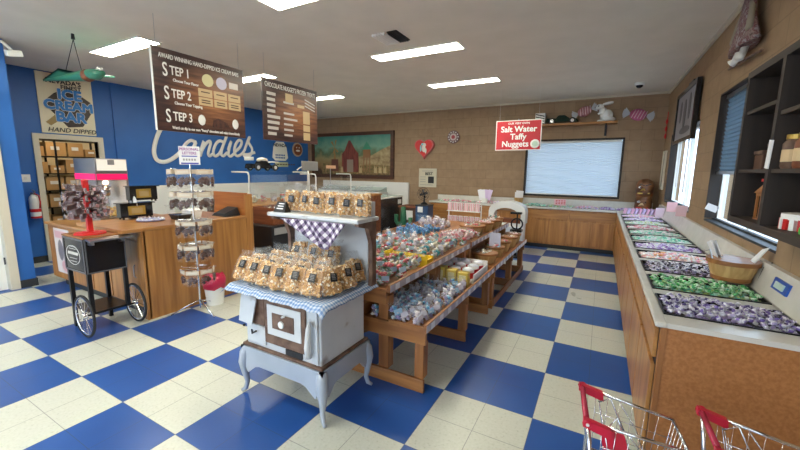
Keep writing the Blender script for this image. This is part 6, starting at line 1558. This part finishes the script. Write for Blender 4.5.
# black sign on the shelf
t = thing('price_sign', 'small black sign with white writing at the left end of the stove shelf', 'sign', (-2.03, 1.87, 1.2625))
b = NB(); hexa(b, [(-2.055, 1.83, 1.263), (-1.94, 1.83, 1.263), (-1.94, 1.89, 1.263), (-2.055, 1.89, 1.263)], [(-2.04, 1.86, 1.335), (-1.955, 1.86, 1.335), (-1.955, 1.87, 1.335), (-2.04, 1.87, 1.335)]); obj('block', b, 'black', t)
b = NB()
for k in range(3): box(b, -2.025+.005*k, -1.965, 1.836+k*.0073, 1.84+k*.0073, 1.285+k*.017, 1.293+k*.017)
obj('writing', b, 'white', t)
# popcorn bags
pk = [c('popcorn a', (.78, .5, .2), .7), c('popcorn b', (.84, .66, .4), .7), c('popcorn c', (.5, .26, .08), .6), c('popcorn d', (.9, .82, .66), .7)]
def popcorn_proto(seed):
    rs = random.Random(seed); t = thing('popcorn_bag', '', 'popcorn bag', (0, 0, 0)); W, D, Hh = .135, .07, .15
    bm = NB()
    for k in range(330):
        a = rs.uniform(0, 6.28); z = rs.uniform(.008, Hh); sq = 1 if z < Hh*.75 else .8
        x = W*.46*cos(a)*sq; y = D*.45*sin(a)*sq
        if abs(x) > W*.38: x *= .95
        q = rs.uniform(.7, 1) if rs.random() < .9 else .4; s = rs.uniform(.0055, .009)
        ball(bm, (x*q, y*q, z), (s, s*rs.uniform(.7, 1.1), s*rs.uniform(.7, 1.2)), rs.choice((0, 0, 1, 2, 3)), 1, (rs.random()*3, rs.random()*3, 0), .0025)
    box(bm, -W*.36, W*.36, -D*.3, D*.3, .01, Hh*.93, 2)  # dark core paints the shade into the gaps between popped pieces
    obj('popcorn', bm, pk, t, kind='stuff')
    bm = NB(); rings = []
    for u, a, e in ((0, .5, .8), (.12, .54, 1), (.6, .54, 1.02), (.75, .5, .8), (.86, .46, .3), (.93, .5, .18), (1, .56, .12)):
        rings.append([bm.verts.new((W*a*cos(2*pi*k/16)*(1+rs.uniform(-.05, .05)), D*.55*e*sin(2*pi*k/16)+rs.uniform(-.003, .003), .2*u+(rs.uniform(-.012, .012) if u > .9 else 0))) for k in range(16)])
    for A, B in zip(rings, rings[1:]):
        for k in range(16): bm.faces.new((A[k], A[(k+1) % 16], B[(k+1) % 16], B[k]))
    obj('film', bm, 'filmb', t)
    b = NB(); box(b, -.018, .022, -D*.6-.002, -D*.6, .07, .118, rot=(0, .12, 0)); lb_ = obj('label', b, 'black', t)
    b = NB()
    for z in (.083, .092, .1, .108): box(b, -.01, .013, -D*.6-.003, -D*.6-.002, z, z+.003, rot=(0, .12, 0))
    obj('print', b, 'grey', lb_)
    return t
PP = [popcorn_proto(1), popcorn_proto(2), popcorn_proto(3)]
pu = set()
def pop(x, y, z, rz, lab, grp, lean=-.15, sc=1.):
    k = random.randrange(3)
    if k not in pu: pu.add(k); o = PP[k]
    else: o = dup(PP[k], (0, 0, 0))
    o.location = (x, y, z); o.rotation_euler = (lean, random.uniform(-.06, .06), rz); o.scale = (sc,)*3; o['label'] = lab; o['group'] = grp
od_ = ['leftmost', 'second from left', 'third from left', 'fourth from left', 'fifth from left', 'rightmost']
for k in range(6): pop(-2.1+k*.128, 1.56+random.uniform(-.01, .01), .812, random.uniform(.15, .5), 'popcorn bag in the front row on the stove top, %s' % od_[k], 'popcorn bags in the front row', -.55, 1.12)
for k in range(5): pop(-2.06+k*.14, 1.665, .818, random.uniform(.1, .5), 'popcorn bag in the second row on the stove top, %s' % od_[k if k < 4 else 5], 'popcorn bags in the second row', -.5, 1.1)
for k in range(4): pop(-2.02+k*.15, 1.77, .83, random.uniform(.0, .4), 'popcorn bag in the third row on the stove top, %s' % od_[k if k < 3 else 5], 'popcorn bags in the third row', -.45, 1.1)
for k in range(3): pop(-1.9+k*.155, 1.9, .895, random.uniform(.2, .4), 'popcorn bag in the raised back row under the shelf, %s' % od_[k if k < 2 else 5], 'popcorn bags in the raised back row', -.35)
for k, (x, y) in enumerate(((-1.37, 1.66), (-1.36, 1.8), (-1.39, 1.94))): pop(x, y, .812, 1.2, 'popcorn bag along the right edge of the stove top, %s' % ['nearest the front', 'in the middle', 'by the shelf bracket'][k], 'popcorn bags along the right edge', -.45, 1.08)
b = NB(); box(b, -2.02, -1.62, 1.87, 1.97, .8, .885); obj('riser_box', b, c('riser blue', (.5, .6, .72)), label='pale blue riser box hidden under the raised popcorn bags', cat='box')
for k in range(6): pop(-1.96+k*.122, 1.93+.015*(k % 2), 1.263, random.uniform(-.2, .9), 'popcorn bag on the warming shelf of the stove, %s' % od_[k], 'popcorn bags on the warming shelf', random.uniform(-.12, .05), 1.0)

# ================================================================== LIGHT, CAMERA
w = bpy.data.worlds.new('World'); SC.world = w; w.use_nodes = True
nt = w.node_tree; bg = nt.nodes['Background']
bg.inputs[0].default_value = (.72, .86, 1, 1); bg.inputs[1].default_value = 2.3
sun = bpy.data.lights.new('Sun', 'SUN'); sun.energy = 5; sun.angle = .01; sun.color = (1, .93, .8)
so = bpy.data.objects.new('Sun', sun); COL.objects.link(so); so.rotation_euler = Vector((-.35, -.55, 1)).normalized().to_track_quat('Z', 'Y').to_euler()
cam = bpy.data.cameras.new('Camera'); co = bpy.data.objects.new('Camera', cam); COL.objects.link(co)
cam.sensor_width = 36; cam.lens = 36*F/800; cam.clip_start = .02
co.matrix_world = Matrix(((_rt.x, _up.x, -_fw.x, EYE.x), (_rt.y, _up.y, -_fw.y, EYE.y), (_rt.z, _up.z, -_fw.z, EYE.z), (0, 0, 0, 1)))
SC.camera = co
SC.view_settings.view_transform = 'Standard'; SC.view_settings.look = 'None'; SC.view_settings.gamma = 1
SC.view_settings.exposure = 1.15; SC.view_settings.use_curve_mapping = False
SC.cycles.transparent_max_bounces = 24; SC.cycles.max_bounces = 8; SC.cycles.use_denoising = True
